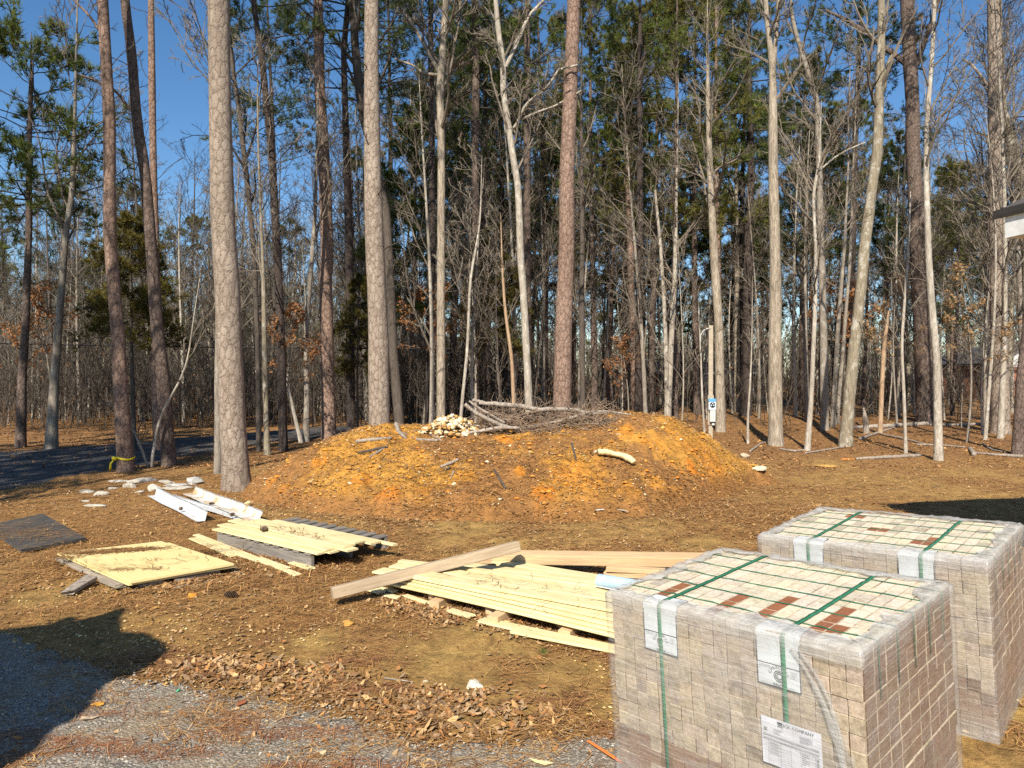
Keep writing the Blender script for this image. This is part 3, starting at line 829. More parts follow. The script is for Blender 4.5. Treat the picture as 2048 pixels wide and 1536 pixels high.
mk_pine('y0', 11.5, .11, 3.4, 46, 2.1, 'pine_brown', 'needle', .2, 8, 11, 2, .24, .024, 1.0, 'young_pine')
mk_pine('y1', 9, .09, 4.2, 36, 1.9, 'pine_dark', 'needle_olive', .2, 8, 10, 2, .22, .022, 1.0, 'young_pine')
def mk_cedar(key, h, r0, c0, spread, droop):
    tp, tr = straight(h, .01, r0, .08, .2); gt = Geo(); V, F, p, r = trunk_tube(tp, tr, 10, .2, .02, 3); gt.add(V, F)
    gc = pine_crown(p, r, c0, h * .99, 60, spread, .3, 9, 7, .13, .016, None, droop, .008)
    stock(key, 'cedar_tree', 'cedar', 'cedar tree', gt, [MAT['darkbark']], gc, [MAT['twigdark'], MAT['cedar']])
mk_cedar('c0', 5.6, .06, 2.3, 1.25, .10)
mk_cedar('c1', 6.2, .06, 2.6, 1.15, .16)
def mk_rust(key, h, lm, leaf, n):
    tp, tr = straight(h, .03, .035, .3, .15); gt = Geo(); V, F, p, r = trunk_tube(tp, tr, 8, .2, .02, 5); gt.add(V, F)
    gc, P2, P3 = bare_crown(p, r, 9, .45, 52, .36, (4, 4, 3), .05)
    leaf_clumps(P3.reshape(-1, 3), n, .055, .05, gc, 1)
    stock(key, 'leaf_holding_sapling', 'sapling', 'young tree', gt, [MAT['grey']], gc, [MAT['twig'], MAT[leaf]])
mk_rust('r0', 3.6, 1, 'rustleaf', 850)
mk_rust('r1', 4.6, 1, 'tanleaf', 700)

# ---- trees of the front rows, traced trunk by trunk: (name, label, category, distance, [(x, y, width) top to bottom in photo pixels], bark, kind, options)
HERO = []
def hero(handle, name, label, cat, d, path, bark, kind, **kw):
    path = sorted(path, key=lambda q: q[1])
    pts = np.array([P(a, b, d) for a, b, _ in path])[::-1]; rad = np.array([c for _, _, c in path])[::-1] / 2 / FPX * d
    bx, by = pts[0, 0] + (pts[0, 0] - pts[1, 0]) * 0, d
    zg = float(surf(bx, by))
    if pts[0, 2] > zg + .05:                        # carry the trunk on down to the ground
        s = (pts[0] - pts[1]) / max(pts[1, 2] - pts[0, 2], .3); dz = pts[0, 2] - zg
        q = pts[0] + s * dz * .6; q[2] = zg
        pts = np.vstack([q, pts]); rad = np.concatenate([[rad[0] * 1.05], rad])
    pts = np.vstack([[pts[0, 0], pts[0, 1], zg - .25], pts]) if pts[0, 2] > zg - .2 else pts
    if len(rad) < len(pts): rad = np.concatenate([[rad[0]], rad])
    top = kw.get('h', 0)
    if top and pts[-1, 2] < top - .5:               # carry it on up beyond the frame
        dirv = unit(pts[-1] - pts[-3 if len(pts) > 2 else -2]); dz = top - pts[-1, 2]
        n_ = 6
        for i in range(1, n_ + 1):
            q = pts[-1] + (dirv * .5 + np.array([0, 0, .75])) / (dirv[2] * .5 + .75) * dz / n_ if i == 1 else q + np.array([dirv[0] * .3, R.normal(0, .05), 1.0]) * dz / n_
            q[2] = pts[len(pts) - 1 if i == 1 else -1, 2] + dz / n_ if i == 1 else q[2]
            pts = np.vstack([pts, q]); rad = np.concatenate([rad, [rad[-1] * (.80 if i < n_ else .4)]])
    o = np.array([pts[1, 0], pts[1, 1], zg]); pts = pts - o
    root = empty(name, o, 0, label, cat)
    gt = Geo(); sd = len(HERO) + 11
    V, F, p, r = trunk_tube(pts, rad, kw.get('sides', 24), kw.get('flare', .22), kw.get('lump', .03), sd); gt.add(V, F)
    for lm in kw.get('limbs', ()):                   # big limbs traced from the photo
        dy = lm[0]; q = np.array([P(a, b, d + dy * i / max(1, len(lm) - 2)) for i, (a, b, _) in enumerate(lm[1:])]) - o
        V, F, _, _ = trunk_tube(q, np.array([c for _, _, c in lm[1:]]) / 2 / FPX * d, 10, 0, .03, sd + 3); gt.add(V, F)
        if kind == 'bare' and kw.get('limb_twigs', 5):
            pp = q[np.linspace(0, len(q) - 1, max(4, len(q))).astype(int)] if len(q) < 4 else q
    part('trunk', gt.mesh('trunk', [MAT[bark]]), root)
    g = None
    if kind == 'pine':
        g = Geo(); zt = p[-1, 2]
        stubs(p, r, kw.get('stubs', 8), kw.get('s0', 3), min(zt * .6, kw.get('s1', 99)), kw.get('sl', 1.2), g)
        pine_crown(p, r, zt * kw.get('c0', .62), zt * .99, kw.get('nl', 30), kw.get('lmax', 2.8), .7, kw.get('dens', 8), 12, .21, .019, g, lump=.62)
        part('crown', g.mesh('crown', [MAT['twigdark'], MAT[kw.get('needle', 'needle')]], False), root)
    elif kind == 'bare':
        g, _, _ = bare_crown(p, r, kw.get('n1', 14), kw.get('f0', .35), kw.get('ang', 42), kw.get('ln', .26), kw.get('lv', (6, 5, 4)), kw.get('up', .16), kw.get('tw', (.008, .0042)))
        for lm in kw.get('limbs', ()):
            dy = lm[0]; q = np.array([P(a, b, d + dy * i / max(1, len(lm) - 2)) for i, (a, b, _) in enumerate(lm[1:])]) - o
            kq = np.linspace(0, len(q) - 1, 8); qq = np.stack([np.interp(kq, np.arange(len(q)), q[:, i]) for i in range(3)], 1)
            rr = np.interp(kq, np.arange(len(q)), np.array([c for _, _, c in lm[1:]]) / 2 / FPX * d)
            g2, _, _ = bare_crown(qq, rr, 6, .2, 40, .35, (5, 4, 3), .12, (.008, .0042))
            for a, b_ in zip(g2.V, g2.F): pass
            off = g.n
            g.V += g2.V; g.F += [f + off for f in g2.F]; g.M += g2.M; g.T += g2.T; g.n += g2.n
        part('crown', g.mesh('crown', [MAT[kw.get('twig', 'twig')]], False), root)
    elif kind == 'twiggy':
        g = Geo(); stubs(p, r, kw.get('stubs', 8), .6, 99, kw.get('sl', 1.0), g, 50)
        part('crown', g.mesh('crown', [MAT[kw.get('twig', 'twig')]], False), root)
    HERO.append((path[-1][0], handle, d)); KIDS.setdefault(root.name, [])
    return root
PT, BT = 'pine tree', 'bare tree'
hero('the thickest pine', 'pine_tree', 'thickest pine of the front row, pale plated bark, left of the mound', PT, 11.4,
     [(437, 0, 40), (440, 205, 42), (444, 376, 45), (448, 484, 46), (454, 560, 47), (459, 689, 48), (466, 860, 50), (472, 945, 52), (474, 985, 54)], 'pine_pale', 'pine', h=21, c0=.68, nl=26, stubs=2, s0=6.5, sides=40, lump=.022, flare=.30)
hero('the pale pine behind the mound', 'pine_tree', 'thick pale grey pine rising from behind the left shoulder of the mound', PT, 15.2,
     [(743, 0, 27), (743, 171, 30), (745, 342, 34), (750, 512, 37), (755, 610, 38), (757, 689, 40), (759, 853, 43), (760, 900, 45)], 'pine_pale', 'pine', h=23, c0=.66, stubs=6, s0=3.5, s1=12, sl=.7, sides=36, lump=.026)
hero('the pink-brown pine right of the mound top', 'pine_tree', 'thick pinkish brown pine behind the brush on the mound', PT, 17.2,
     [(1148, 0, 26), (1141, 171, 28), (1134, 342, 30), (1133, 512, 32), (1128, 621, 33), (1124, 809, 36), (1123, 880, 37)], 'pine_red', 'pine', h=24, c0=.62, stubs=5, s0=8, sides=32, lump=.024)
hero('the yellow-ribbon pine', 'pine_tree', 'reddish pine with yellow ribbon tied round its foot', PT, 13.6,
     [(205, 0, 20), (219, 239, 22), (219, 376, 22), (221, 495, 23), (236, 672, 25), (244, 826, 28), (253, 946, 31)], 'pine_red', 'pine', h=22, c0=.66, stubs=7, s0=5, sides=28,
     limbs=[(0.4, (198, 60, 6), (180, 32, 5), (147, 0, 4), (120, -40, 3))])
hero('the pine beside the ribbon pine', 'pine_tree', 'slender leaning pine just right of the ribboned one', PT, 14.4,
     [(249, 0, 17), (263, 102, 18), (273, 239, 19), (290, 342, 20), (304, 512, 22), (314, 655, 24), (328, 775, 26), (338, 936, 28)], 'pine_brown', 'pine', h=21, c0=.68, stubs=9, s0=4, sides=26,
     limbs=[(-0.4, (262, 222, 6), (235, 185, 5), (190, 160, 4.5), (152, 148, 4))])
hero('the scarred slim pine', 'pine_tree', 'slim dark pine with orange bare patches behind two leaning ones', PT, 17.5,
     [(302, 0, 11), (304, 170, 13), (306, 308, 13), (309, 410, 13), (312, 512, 13), (310, 757, 15), (316, 915, 16)], 'pine_red', 'pine', h=21, c0=.66, stubs=10, s0=3)
hero('the dark-stemmed pine', 'pine_tree', 'nearly black slim pine between thick pale pine and the mound', PT, 17.4,
     [(506, 0, 10), (526, 137, 12), (543, 308, 14), (555, 512, 16), (562, 689, 17), (567, 905, 18)], 'pine_dark', 'pine', h=19, c0=.52, needle='needle_dark', stubs=12, s0=3)
hero('the red-brown pine left of the mound', 'pine_tree', 'tall straight red brown pine at the left end of the mound', PT, 20.5,
     [(636, 0, 19), (639, 171, 21), (649, 342, 24), (655, 512, 25), (651, 560, 25), (655, 723, 26), (658, 872, 29)], 'pine_red', 'pine', h=22, c0=.52, needle='needle_dark', nl=36, lmax=3.2, stubs=9, s0=4, sides=26)
hero('the big dark pine on the right', 'pine_tree', 'heavy dark pine with wide forking limbs on the right', PT, 27.0,
     [(1814, 0, 25), (1820, 120, 25), (1825, 205, 25), (1826, 308, 26), (1832, 410, 29), (1837, 484, 32), (1847, 689, 35), (1854, 845, 37)], 'pine_brown', 'pine', h=24, c0=.70, needle='needle_dark', stubs=6, s0=8, sides=26,
     limbs=[(1.0, (1822, 135, 13), (1800, 118, 11), (1755, 85, 10), (1725, 60, 8), (1690, 38, 7), (1650, 20, 5)), (-.6, (1833, 130, 12), (1845, 95, 10), (1857, 62, 9), (1876, 5, 7), (1890, -50, 6))])
hero('the plated pine at right', 'pine_tree', 'straight scaly barked pine standing beside the house eave', PT, 22.6,
     [(1989, 0, 25), (1991, 171, 26), (1992, 308, 28), (1996, 512, 29), (1999, 689, 30), (2001, 866, 34)], 'pine_pale', 'pine', h=23, c0=.70, stubs=6, s0=7, sides=28, limbs=[(.4, (1990, 190, 7), (1975, 170, 6), (1945, 130, 5), (1925, 118, 4))])
hero('the right-edge trunk', 'pine_tree', 'dark trunk cut by the right edge beneath the eave', PT, 16.4,
     [(2068, 500, 14), (2055, 640, 15), (2042, 758, 17), (2035, 912, 22)], 'pine_brown', 'pine', h=17, c0=.7, stubs=3, s0=3)
hero('the slim pine right of the pale pine', 'pine_tree', 'slim pine seen right of the thick pale pine, beside a grey trunk', PT, 24,
     [(861, 0, 10), (863, 239, 12), (865, 512, 14), (861, 552, 15), (859, 826, 17)], 'pine_dark', 'pine', h=20, c0=.52, stubs=7, s0=4, needle='needle_dark')
hero('the straight pine behind the brush', 'pine_tree', 'dark straight pine behind the left part of the brush heap', PT, 25,
     [(950, 0, 14), (952, 171, 15), (950, 308, 16), (952, 444, 16), (950, 790, 18)], 'pine_brown', 'pine', h=21, c0=.52, stubs=7, s0=4, lmax=3.2)
hero('the dark pine behind the twisted tree', 'pine_tree', 'dull pinkish pine close behind the twisted pale tree', PT, 26,
     [(1054, 51, 12), (1054, 239, 14), (1054, 478, 15), (1056, 720, 16), (1060, 810, 17)], 'pine_brown', 'pine', h=22, c0=.55, stubs=7, s0=5)
hero('the short-crowned pine', 'pine_tree', 'dark trunk with dusky shade, left of twisted tree and behind the limb', PT, 28,
     [(970, 240, 11), (972, 444, 12), (974, 600, 15), (976, 800, 18)], 'pine_dark', 'pine', h=16, c0=.5, needle='needle_dark', stubs=6, s0=4)
hero('the curved-top pine', 'pine_tree', 'slender pine right of pink brown one, orange bark above, dark below', PT, 28,
     [(1246, 205, 10), (1254, 308, 11), (1261, 512, 13), (1263, 600, 13), (1268, 690, 14), (1270, 820, 15)], 'pine_red', 'pine', h=14.5, c0=.58, stubs=6, s0=4, lmax=2.6)
hero('the dark straight pine above the right hump', 'pine_tree', 'straight dusky pine rising above the right hump of the mound', PT, 25.5,
     [(1280, 100, 10), (1280, 308, 12), (1280, 512, 14), (1279, 600, 14), (1276, 828, 16)], 'pine_dark', 'pine', h=17, c0=.62, stubs=6, s0=4)
hero('the dark pair behind the meter post', 'pine_tree', 'dark thick pine behind and right of the meter post', PT, 30,
     [(1498, 200, 12), (1503, 342, 14), (1497, 484, 17), (1495, 792, 21), (1490, 832, 23)], 'pine_dark', 'pine', h=20, c0=.6, needle='needle_dark', stubs=7, s0=4)
hero('the leftmost pine', 'pine_tree', 'leftmost pine by the road, dark foot and bushy green head', PT, 18.2,
     [(62, 180, 8), (58, 300, 9), (58, 450, 12), (51, 655, 14), (44, 757, 16), (41, 898, 20)], 'pine_brown', 'pine', h=10.6, c0=.55, nl=40, lmax=2.3, stubs=10, s0=2.5, dens=8)
# leafless trees
hero('the twisted pale tree', 'bare_tree', 'pale twisted bare tree forking high above the brush heap', BT, 17.4,
     [(991, 0, 9), (999, 85, 11), (1008, 130, 12), (1005, 178, 12), (1015, 239, 12), (1025, 308, 13), (1037, 376, 13), (1041, 512, 14), (1047, 587, 14), (1054, 723, 15), (1058, 812, 16), (1059, 870, 17)], 'pale', 'bare', h=12, f0=.55, n1=10, ln=.2, lump=.06,
     limbs=[(.5, (1011, 135, 8), (1030, 95, 8), (1046, 60, 7.5), (1056, 31, 7), (1075, 14, 6), (1092, -5, 5)), (-.5, (1022, 263, 7), (1040, 242, 6), (1044, 215, 6), (1075, 190, 5.5), (1104, 168, 5), (1112, 140, 4.5), (1155, 130, 3.5)), (-.3, (1041, 240, 5), (1070, 226, 4.5), (1110, 212, 4), (1165, 180, 3))])
hero('the forked grey trunk', 'bare_tree', 'smooth grey bare tree forking high, left of the rock heap', BT, 18.2,
     [(892, 0, 12), (886, 90, 13), (880, 171, 15), (883, 342, 15), (882, 512, 16), (882, 826, 18), (882, 860, 19)], 'oak', 'bare', h=15, f0=.5, n1=12, ln=.22,
     limbs=[(.5, (881, 150, 9), (860, 110, 8), (838, 70, 7), (820, 40, 6), (800, 15, 5)), (.5, (880, 150, 7), (850, 148, 6), (825, 130, 5), (790, 118, 4))])
hero('the pale forked trunk', 'bare_tree', 'straight pale trunk forking near the top, right of the meter post', BT, 18.5,
     [(1531, 0, 9), (1538, 85, 10), (1545, 118, 13), (1546, 205, 16), (1546, 308, 18), (1550, 512, 21), (1551, 590, 23), (1550, 689, 25), (1551, 870, 27), (1552, 894, 29)], 'oak', 'bare', h=14, f0=.6, n1=10, ln=.2, sides=26,
     limbs=[(-.2, (1547, 130, 10), (1551, 85, 9), (1556, 20, 8), (1560, -40, 6))])
hero('the leaning mossy trunk', 'bare_tree', 'leaning trunk mottled with brown lichen and a broken upright limb', BT, 18.4,
     [(1763, 0, 13), (1762, 103, 15), (1758, 205, 17), (1755, 308, 19), (1746, 359, 19), (1738, 427, 20), (1728, 500, 20), (1721, 587, 20), (1707, 706, 22), (1697, 809, 23), (1690, 898, 26)], 'mossy', 'bare', h=14, f0=.6, n1=10, ln=.2, sides=24,
     limbs=[(-.2, (1766, 185, 9), (1771, 150, 9), (1780, 118, 8), (1788, 106, 5))], lump=.05)
hero('the twisted thin right trunk', 'bare_tree', 'thin twisting pale trunk closest on the right, foot on the leaf litter', BT, 15.3,
     [(1869, 0, 7), (1866, 85, 8), (1861, 154, 8), (1854, 239, 9), (1852, 342, 10), (1857, 512, 12), (1864, 621, 13), (1874, 723, 14), (1877, 925, 17)], 'pale', 'bare', h=12, f0=.5, n1=12, ln=.22, lump=.05)
hero('the pale whip left of the mossy trunk', 'bare_tree', 'thin pale crooked stem left of the leaning mossy trunk', BT, 17.3,
     [(1638, 342, 6), (1626, 376, 6), (1632, 512, 7), (1630, 621, 8), (1623, 792, 9), (1614, 908, 12)], 'pale', 'bare', h=8.5, f0=.45, n1=10, ln=.28, limbs=[(.5, (1638, 342, 4), (1665, 318, 4), (1690, 302, 3.5), (1730, 285, 3))])
hero('the grey trunk right of the post', 'bare_tree', 'grey trunk standing just right of the meter post', BT, 23.2,
     [(1416, 205, 10), (1420, 342, 12), (1428, 512, 16), (1438, 655, 17), (1441, 862, 19)], 'oak', 'bare', h=14, f0=.5, n1=14)
hero('the double white trunk', 'bare_tree', 'white barked tree of two stems at the right hump of mound', BT, 24.5,
     [(1352, 430, 7), (1350, 552, 9), (1342, 690, 11), (1335, 835, 15)], 'pale', 'bare', h=12, f0=.4, n1=14, limbs=[(-.5, (1334, 800, 10), (1332, 700, 9), (1328, 600, 8), (1320, 480, 6), (1310, 380, 5))])
hero('the tall grey trunk left of the mossy one', 'bare_tree', 'plain grey trunk behind the thin pale crooked stem', BT, 24,
     [(1587, 51, 8), (1608, 120, 9), (1635, 205, 11), (1642, 484, 13), (1647, 655, 14), (1649, 856, 16)], 'grey', 'bare', h=16, f0=.42, n1=16)
hero('the lichened roadside trunk', 'bare_tree', 'grey lichened trunk by the road, second from left', BT, 17.8,
     [(147, 308, 8), (144, 393, 10), (133, 450, 11), (120, 621, 13), (109, 757, 16), (102, 902, 23)], 'grey', 'bare', h=12, f0=.42, n1=15, lump=.05)
hero('the grey stem behind the thick pine', 'bare_tree', 'grey stem half hidden along the left side of thickest pine', BT, 13.4,
     [(438, 640, 13), (436, 757, 14), (436, 955, 15)], 'grey', 'bare', h=11, f0=.6, n1=9)
hero('the steep slanting trunk', 'bare_tree', 'dark trunk slanting behind the thick pale grey pine', BT, 20.5,
     [(700, -30, 13), (704, 0, 14), (714, 137, 17), (724, 222, 17), (772, 420, 17), (778, 512, 18), (786, 700, 19), (800, 860, 20)], 'darkbark', 'bare', h=17, f0=.5, n1=12, twig='twigdark')
hero('the grey trunk left of the red-brown pine', 'bare_tree', 'thin grey trunk close left of straight red brown pine', BT, 19.8,
     [(630, 430, 8), (622, 540, 9), (612, 660, 10), (614, 800, 11), (612, 880, 13)], 'grey', 'bare', h=12, f0=.45, n1=13)
hero('the thin dark stem', 'bare_tree', 'thin dark stem just right of the thickest pine', BT, 17.2,
     [(458, 85, 7), (478, 222, 9), (492, 342, 10), (509, 512, 10), (516, 723, 9), (518, 905, 11)], 'darkbark', 'bare', h=12, f0=.5, n1=12, twig='twigdark')
hero('the plain trunk at the left end', 'bare_tree', 'grey green trunk rising at the left foot of mound', BT, 16.4,
     [(528, 640, 9), (530, 760, 10), (533, 860, 11), (535, 910, 13)], 'mossy', 'bare', h=9, f0=.4, n1=12)
hero('the dark trunk left of the red-brown pine', 'pine_tree', 'dim slender pine right of the straight red brown one', PT, 23,
     [(697, 0, 11), (687, 102, 11), (694, 342, 14), (699, 512, 16), (702, 862, 18)], 'pine_dark', 'pine', h=19, c0=.56, needle='needle_dark', stubs=8, s0=3)
hero('the arching lichened tree', 'bare_tree', 'lichened tree curving up behind the house eave', BT, 26,
     [(2011, 239, 15), (2028, 308, 17), (2045, 376, 19), (2056, 480, 20), (2058, 700, 22), (2060, 880, 24)], 'mossy', 'bare', h=13, f0=.4, n1=14)
hero('the tall thin white stem', 'bare_sapling', 'thin white speckled stem between mossy trunk and twisting pale trunk', 'sapling', 16.6,
     [(1820, 420, 4), (1813, 552, 5), (1803, 689, 5.5), (1808, 792, 6), (1812, 912, 7)], 'pale', 'bare', h=6.5, f0=.4, n1=9, lv=(4, 4, 3))
hero('the whip by the post', 'bare_sapling', 'thin white whip leaning beside the meter post', 'sapling', 19.9,
     [(1398, 640, 2.5), (1402, 720, 3.5), (1404, 790, 4), (1410, 880, 5)], 'pale', 'bare', h=4, f0=.5, n1=6, lv=(3, 3, 2))
hero('the slanting pale pole', 'bare_sapling', 'bleached pole slanting left beside the mound foot', 'sapling', 19.5,
     [(575, 772, 6), (590, 835, 7), (604, 890, 9)], 'pale', 'twiggy', sl=.6, stubs=3)
hero('the vee sapling left', 'bare_sapling', 'thin forked sapling at the foot of the two leaning pines', 'sapling', 14.1,
     [(372, 737, 4), (345, 790, 4.5), (321, 826, 5), (308, 890, 5.5), (301, 945, 6)], 'pale', 'bare', h=4.2, f0=.45, n1=7, lv=(3, 3, 2), limbs=[(-.2, (300, 946, 5), (284, 900, 5), (266, 855, 4.5), (240, 825, 3.5), (217, 800, 2.5))])
hero('the slant stem in front of the woods', 'bare_sapling', 'thin bent white stem left of the pale forked trunk', 'sapling', 19.0,
     [(1503, 710, 3), (1499, 790, 4), (1495, 840, 4.5), (1496, 888, 5.5)], 'pale', 'bare', h=4.5, f0=.5, n1=6, lv=(3, 3, 2))
for i, (d_, lab, pth) in enumerate([(25, 'left of two slender stems close behind the leaning mossy trunk', [(1690, 480, 6), (1676, 655, 8), (1666, 830, 9)]),
                                    (26, 'right of two slender stems close behind the leaning mossy trunk', [(1700, 520, 6), (1686, 700, 7), (1676, 815, 8)])]):
    hero('the slender pair', 'bare_tree', lab, BT, d_, pth, 'grey', 'bare', h=13, f0=.5, n1=11)
hero('the sapling on the mound back', 'bare_sapling', 'crooked thin stem beside the rock heap on mound', 'sapling', 16.8,
     [(960, 450, 4), (940, 560, 5), (935, 700, 6), (923, 815, 7)], 'pale', 'bare', h=7, f0=.5, n1=9, lv=(4, 4, 3))
hero('the tan sapling behind the brush', 'bare_sapling', 'straight tan stem just left of the twisted tree', 'sapling', 18.2,
     [(1005, 540, 5), (1010, 620, 6), (1024, 720, 7), (1028, 820, 8)], 'snag', 'bare', h=6, f0=.55, n1=9, lv=(4, 4, 3))
hero('the slim stem right of the pink pine', 'bare_tree', 'slim dusky stem just right of thick pinkish brown pine', BT, 22,
     [(1163, 330, 8), (1165, 480, 10), (1163, 600, 11), (1166, 820, 12)], 'darkbark', 'bare', h=13, f0=.5, n1=12)
# a snag with no branches
hero('the broken snag', 'broken_snag', 'bleached tan snag snapped off at a point among the logs', 'dead tree', 22.5,
     [(1777, 622, 2), (1774, 650, 6), (1768, 689, 8), (1764, 770, 8.5), (1760, 866, 9)], 'snag', 'twiggy', sl=.5, stubs=1)
hero('the stub', 'broken_snag', 'short pale broken stump left of the tan snag', 'dead tree', 22.7,
     [(1727, 815, 3), (1730, 835, 9), (1733, 862, 11)], 'deadwood', 'twiggy', sl=.4, stubs=1)

# ---- the woods behind: copies of the stock trees
ORD = ['first', 'second', 'third', 'fourth', 'fifth', 'sixth', 'seventh', 'eighth', 'ninth', 'tenth']
placed = [(P(h[0], 800, h[2])[0], h[2]) for h in HERO]
WOODS = []
def want(key, px, d, sc=1.0, kind='', lab=None):
    x = (px - 1024) / FPX * d
    placed.append((x, d)); WOODS.append([key, x, d, sc, kind, lab])
want('y0', 822, 27.5, 1.0, '', 'bushy bright green young pine filling the gap right of thick pale grey pine')
want('c0', 268, 17.2, 1.0, '', 'olive cedar behind the ribboned pine and its leaning neighbour')
want('c1', 990, 23.5, 1.05, '', 'drooping olive brown cedar left of the twisted pale tree')
want('c1', 715, 22.5, .8, '', 'small dark cedar left of the thick pale grey pine')
want('r0', 562, 17.8, 1.0, '', 'rust leaved sapling beside the nearly black slim pine')
want('r0', 845, 23.5, 1.3, '', 'rust leaved sapling between thick pale grey pine and smooth grey forked tree')
want('r1', 1935, 19.5, 1.0, '', 'tan leaved sapling left of the scaly pine by the eave')
want('r1', 1795, 25, 1.1, '', 'tan leaved sapling behind the broken snag')
want('r0', 1256, 23, .85, '', 'small tan leaved sapling behind the right hump of the mound')
want('r0', 105, 22, 1.25, '', 'rust leaved sapling between the two leftmost roadside trunks')
want('r0', 1672, 28, 1.5, '', 'rust leaved young tree behind the leaning mossy trunk')
for px, d, k, sc in [(-60, 30, 'p1', .8), (150, 33, 'p3', .72), (265, 36, 'p4', .62), (330, 43, 'p1', .62), (590, 40, 'p3', .7), (400, 46, 'p4', .66),
                     (905, 30, 'p1', 1), (930, 34, 'p4', .95), (1010, 31, 'p2', .85), (1090, 33, 'p0', .95), (1190, 30, 'p4', 1), (1215, 36, 'p1', .95), (1300, 30, 'p4', 1.0), (1350, 27, 'p4', .95), (1395, 31, 'p4', 1.05), (1445, 29, 'p1', 1.1),
                     (1480, 36, 'p2', .9), (1560, 34, 'p3', 1), (1620, 40, 'p0', .8), (1905, 34, 'p4', .66), (1985, 42, 'p3', .75), (1700, 30, 'p2', .95), (780, 33, 'p2', .9), (850, 36, 'p4', .9), (1130, 40, 'p4', .95), (730, 40, 'p3', .95), (560, 32, 'p2', .85), (1260, 42, 'p4', .9), (1780, 38, 'p1', .8), (1060, 44, 'p1', 1.0), (960, 42, 'p2', .95), (1340, 40, 'p1', 1)]:
    want(k, px, d, sc, 'pine')
for d_ in np.arange(16, 27, .6):                 # sight lines the photo keeps clear
    for px_ in (1421, 1445, 1550, 1690, 1768, 1845, 1124, 658):
        placed.append(((px_ - 1024) / FPX * d_, d_))
for px, d, sc in [(905, 34, 1.15), (1090, 36, 1.1), (1215, 38, 1.1), (1390, 40, 1.15), (1500, 44, 1.2), (1905, 40, 1.15), (1000, 46, 1.3)]:
    want('y0', px, d, sc, 'pine')
def scatter(n, keys, d0, d1, u0, u1, gap, sc0, sc1, kind, p=1.0):
    c = 0
    for _ in range(n * 12):
        if c >= n: break
        d = d0 + (d1 - d0) * R.random() ** p; u = R.uniform(u0, u1); x = u * d
        if x < -3.2 and 11 < d < 27: continue
        if any((x - a) ** 2 + (d - b) ** 2 < gap * gap for a, b in placed): continue
        placed.append((x, d)); WOODS.append([keys[R.integers(0, len(keys))], x, d, R.uniform(sc0, sc1), kind, None]); c += 1
scatter(30, ['b0', 'b1', 'b2', 'b0', 'b4', 'b7'], 20.5, 31, -.16, .74, 1.2, .75, 1.05, 'bare')
scatter(62, ['b0', 'b2', 'b3', 'b4', 'b6', 'b7'], 27, 42, -.76, -.12, 1.2, .6, .9, 'bare')
scatter(34, ['b0', 'b1', 'b3', 'b5', 'b6', 'b4'], 29, 50, -.12, .76, 1.5, .75, 1.1, 'bare')
scatter(30, ['p0', 'p4', 'p3', 'p1', 'p4'], 31, 60, -.12, .76, 1.8, .75, 1.0, 'pine')
scatter(22, ['p3', 'p4', 'y1', 'y0'], 36, 60, -.76, -.1, 2.2, .5, .75, 'pine')
scatter(44, ['s0', 's1', 's2', 'b7'], 20, 36, -.02, .74, .9, .7, 1.1, 'sapling')
scatter(60, ['s0', 's1', 's2', 'b7'], 26, 38, -.78, -.1, .8, .8, 1.25, 'sapling')
scatter(22, ['b0', 'b3', 'b6', 'b4', 'b1'], 46, 72, -.76, -.1, 1.6, .7, 1.0, 'bare')
scatter(14, ['b0', 'b3', 'b6', 'b4', 'b1'], 50, 72, -.1, .76, 1.6, .6, .85, 'bare')
HERO.sort()
lands = [(a, h) for a, h, _ in HERO if h in ('the leftmost pine', 'the yellow-ribbon pine', 'the thickest pine', 'the dark-stemmed pine', 'the red-brown pine left of the mound', 'the pale pine behind the mound',
         'the twisted pale tree', 'the pink-brown pine right of the mound top', 'the grey trunk right of the post', 'the pale forked trunk', 'the leaning mossy trunk', 'the big dark pine on the right', 'the plated pine at right')]
SHORT = {'the leftmost pine': 'leftmost pine', 'the yellow-ribbon pine': 'ribboned pine', 'the thickest pine': 'thickest pine', 'the dark-stemmed pine': 'nearly black pine', 'the red-brown pine left of the mound': 'straight red brown pine',
         'the pale pine behind the mound': 'thick pale grey pine', 'the twisted pale tree': 'twisted pale tree', 'the pink-brown pine right of the mound top': 'pinkish brown pine', 'the grey trunk right of the post': 'grey trunk beside post',
         'the pale forked trunk': 'pale forked trunk', 'the leaning mossy trunk': 'leaning mossy trunk', 'the big dark pine on the right': 'heavy forking pine', 'the plated pine at right': 'scaly pine by eave'}
DESC = {'b0': 'grey bare tree', 'b1': 'furrowed bare tree', 'b2': 'pale bare tree', 'b3': 'dark bare tree', 'b4': 'small grey bare tree', 'b5': 'lichened bare tree', 'b6': 'dark spreading bare tree', 'b7': 'slight pale bare tree',
        's0': 'pale sapling', 's1': 'short grey sapling', 's2': 'dark sapling', 'p0': 'tall brown pine', 'p1': 'red barked pine', 'p2': 'tall dark pine', 'p3': 'slim dark pine', 'p4': 'olive needled pine', 'y1': 'young olive pine', 'y0': 'young pine'}
CATN = {'b': 'bare tree', 's': 'sapling', 'p': 'pine tree', 'y': 'young pine', 'c': 'cedar tree', 'r': 'young tree'}
GRP = {'bare': 'leafless trees of the woods', 'pine': 'pines of the woods', 'sapling': 'saplings of the woods'}
cnt = {}
WOODS.sort(key=lambda q: q[1] / q[2])
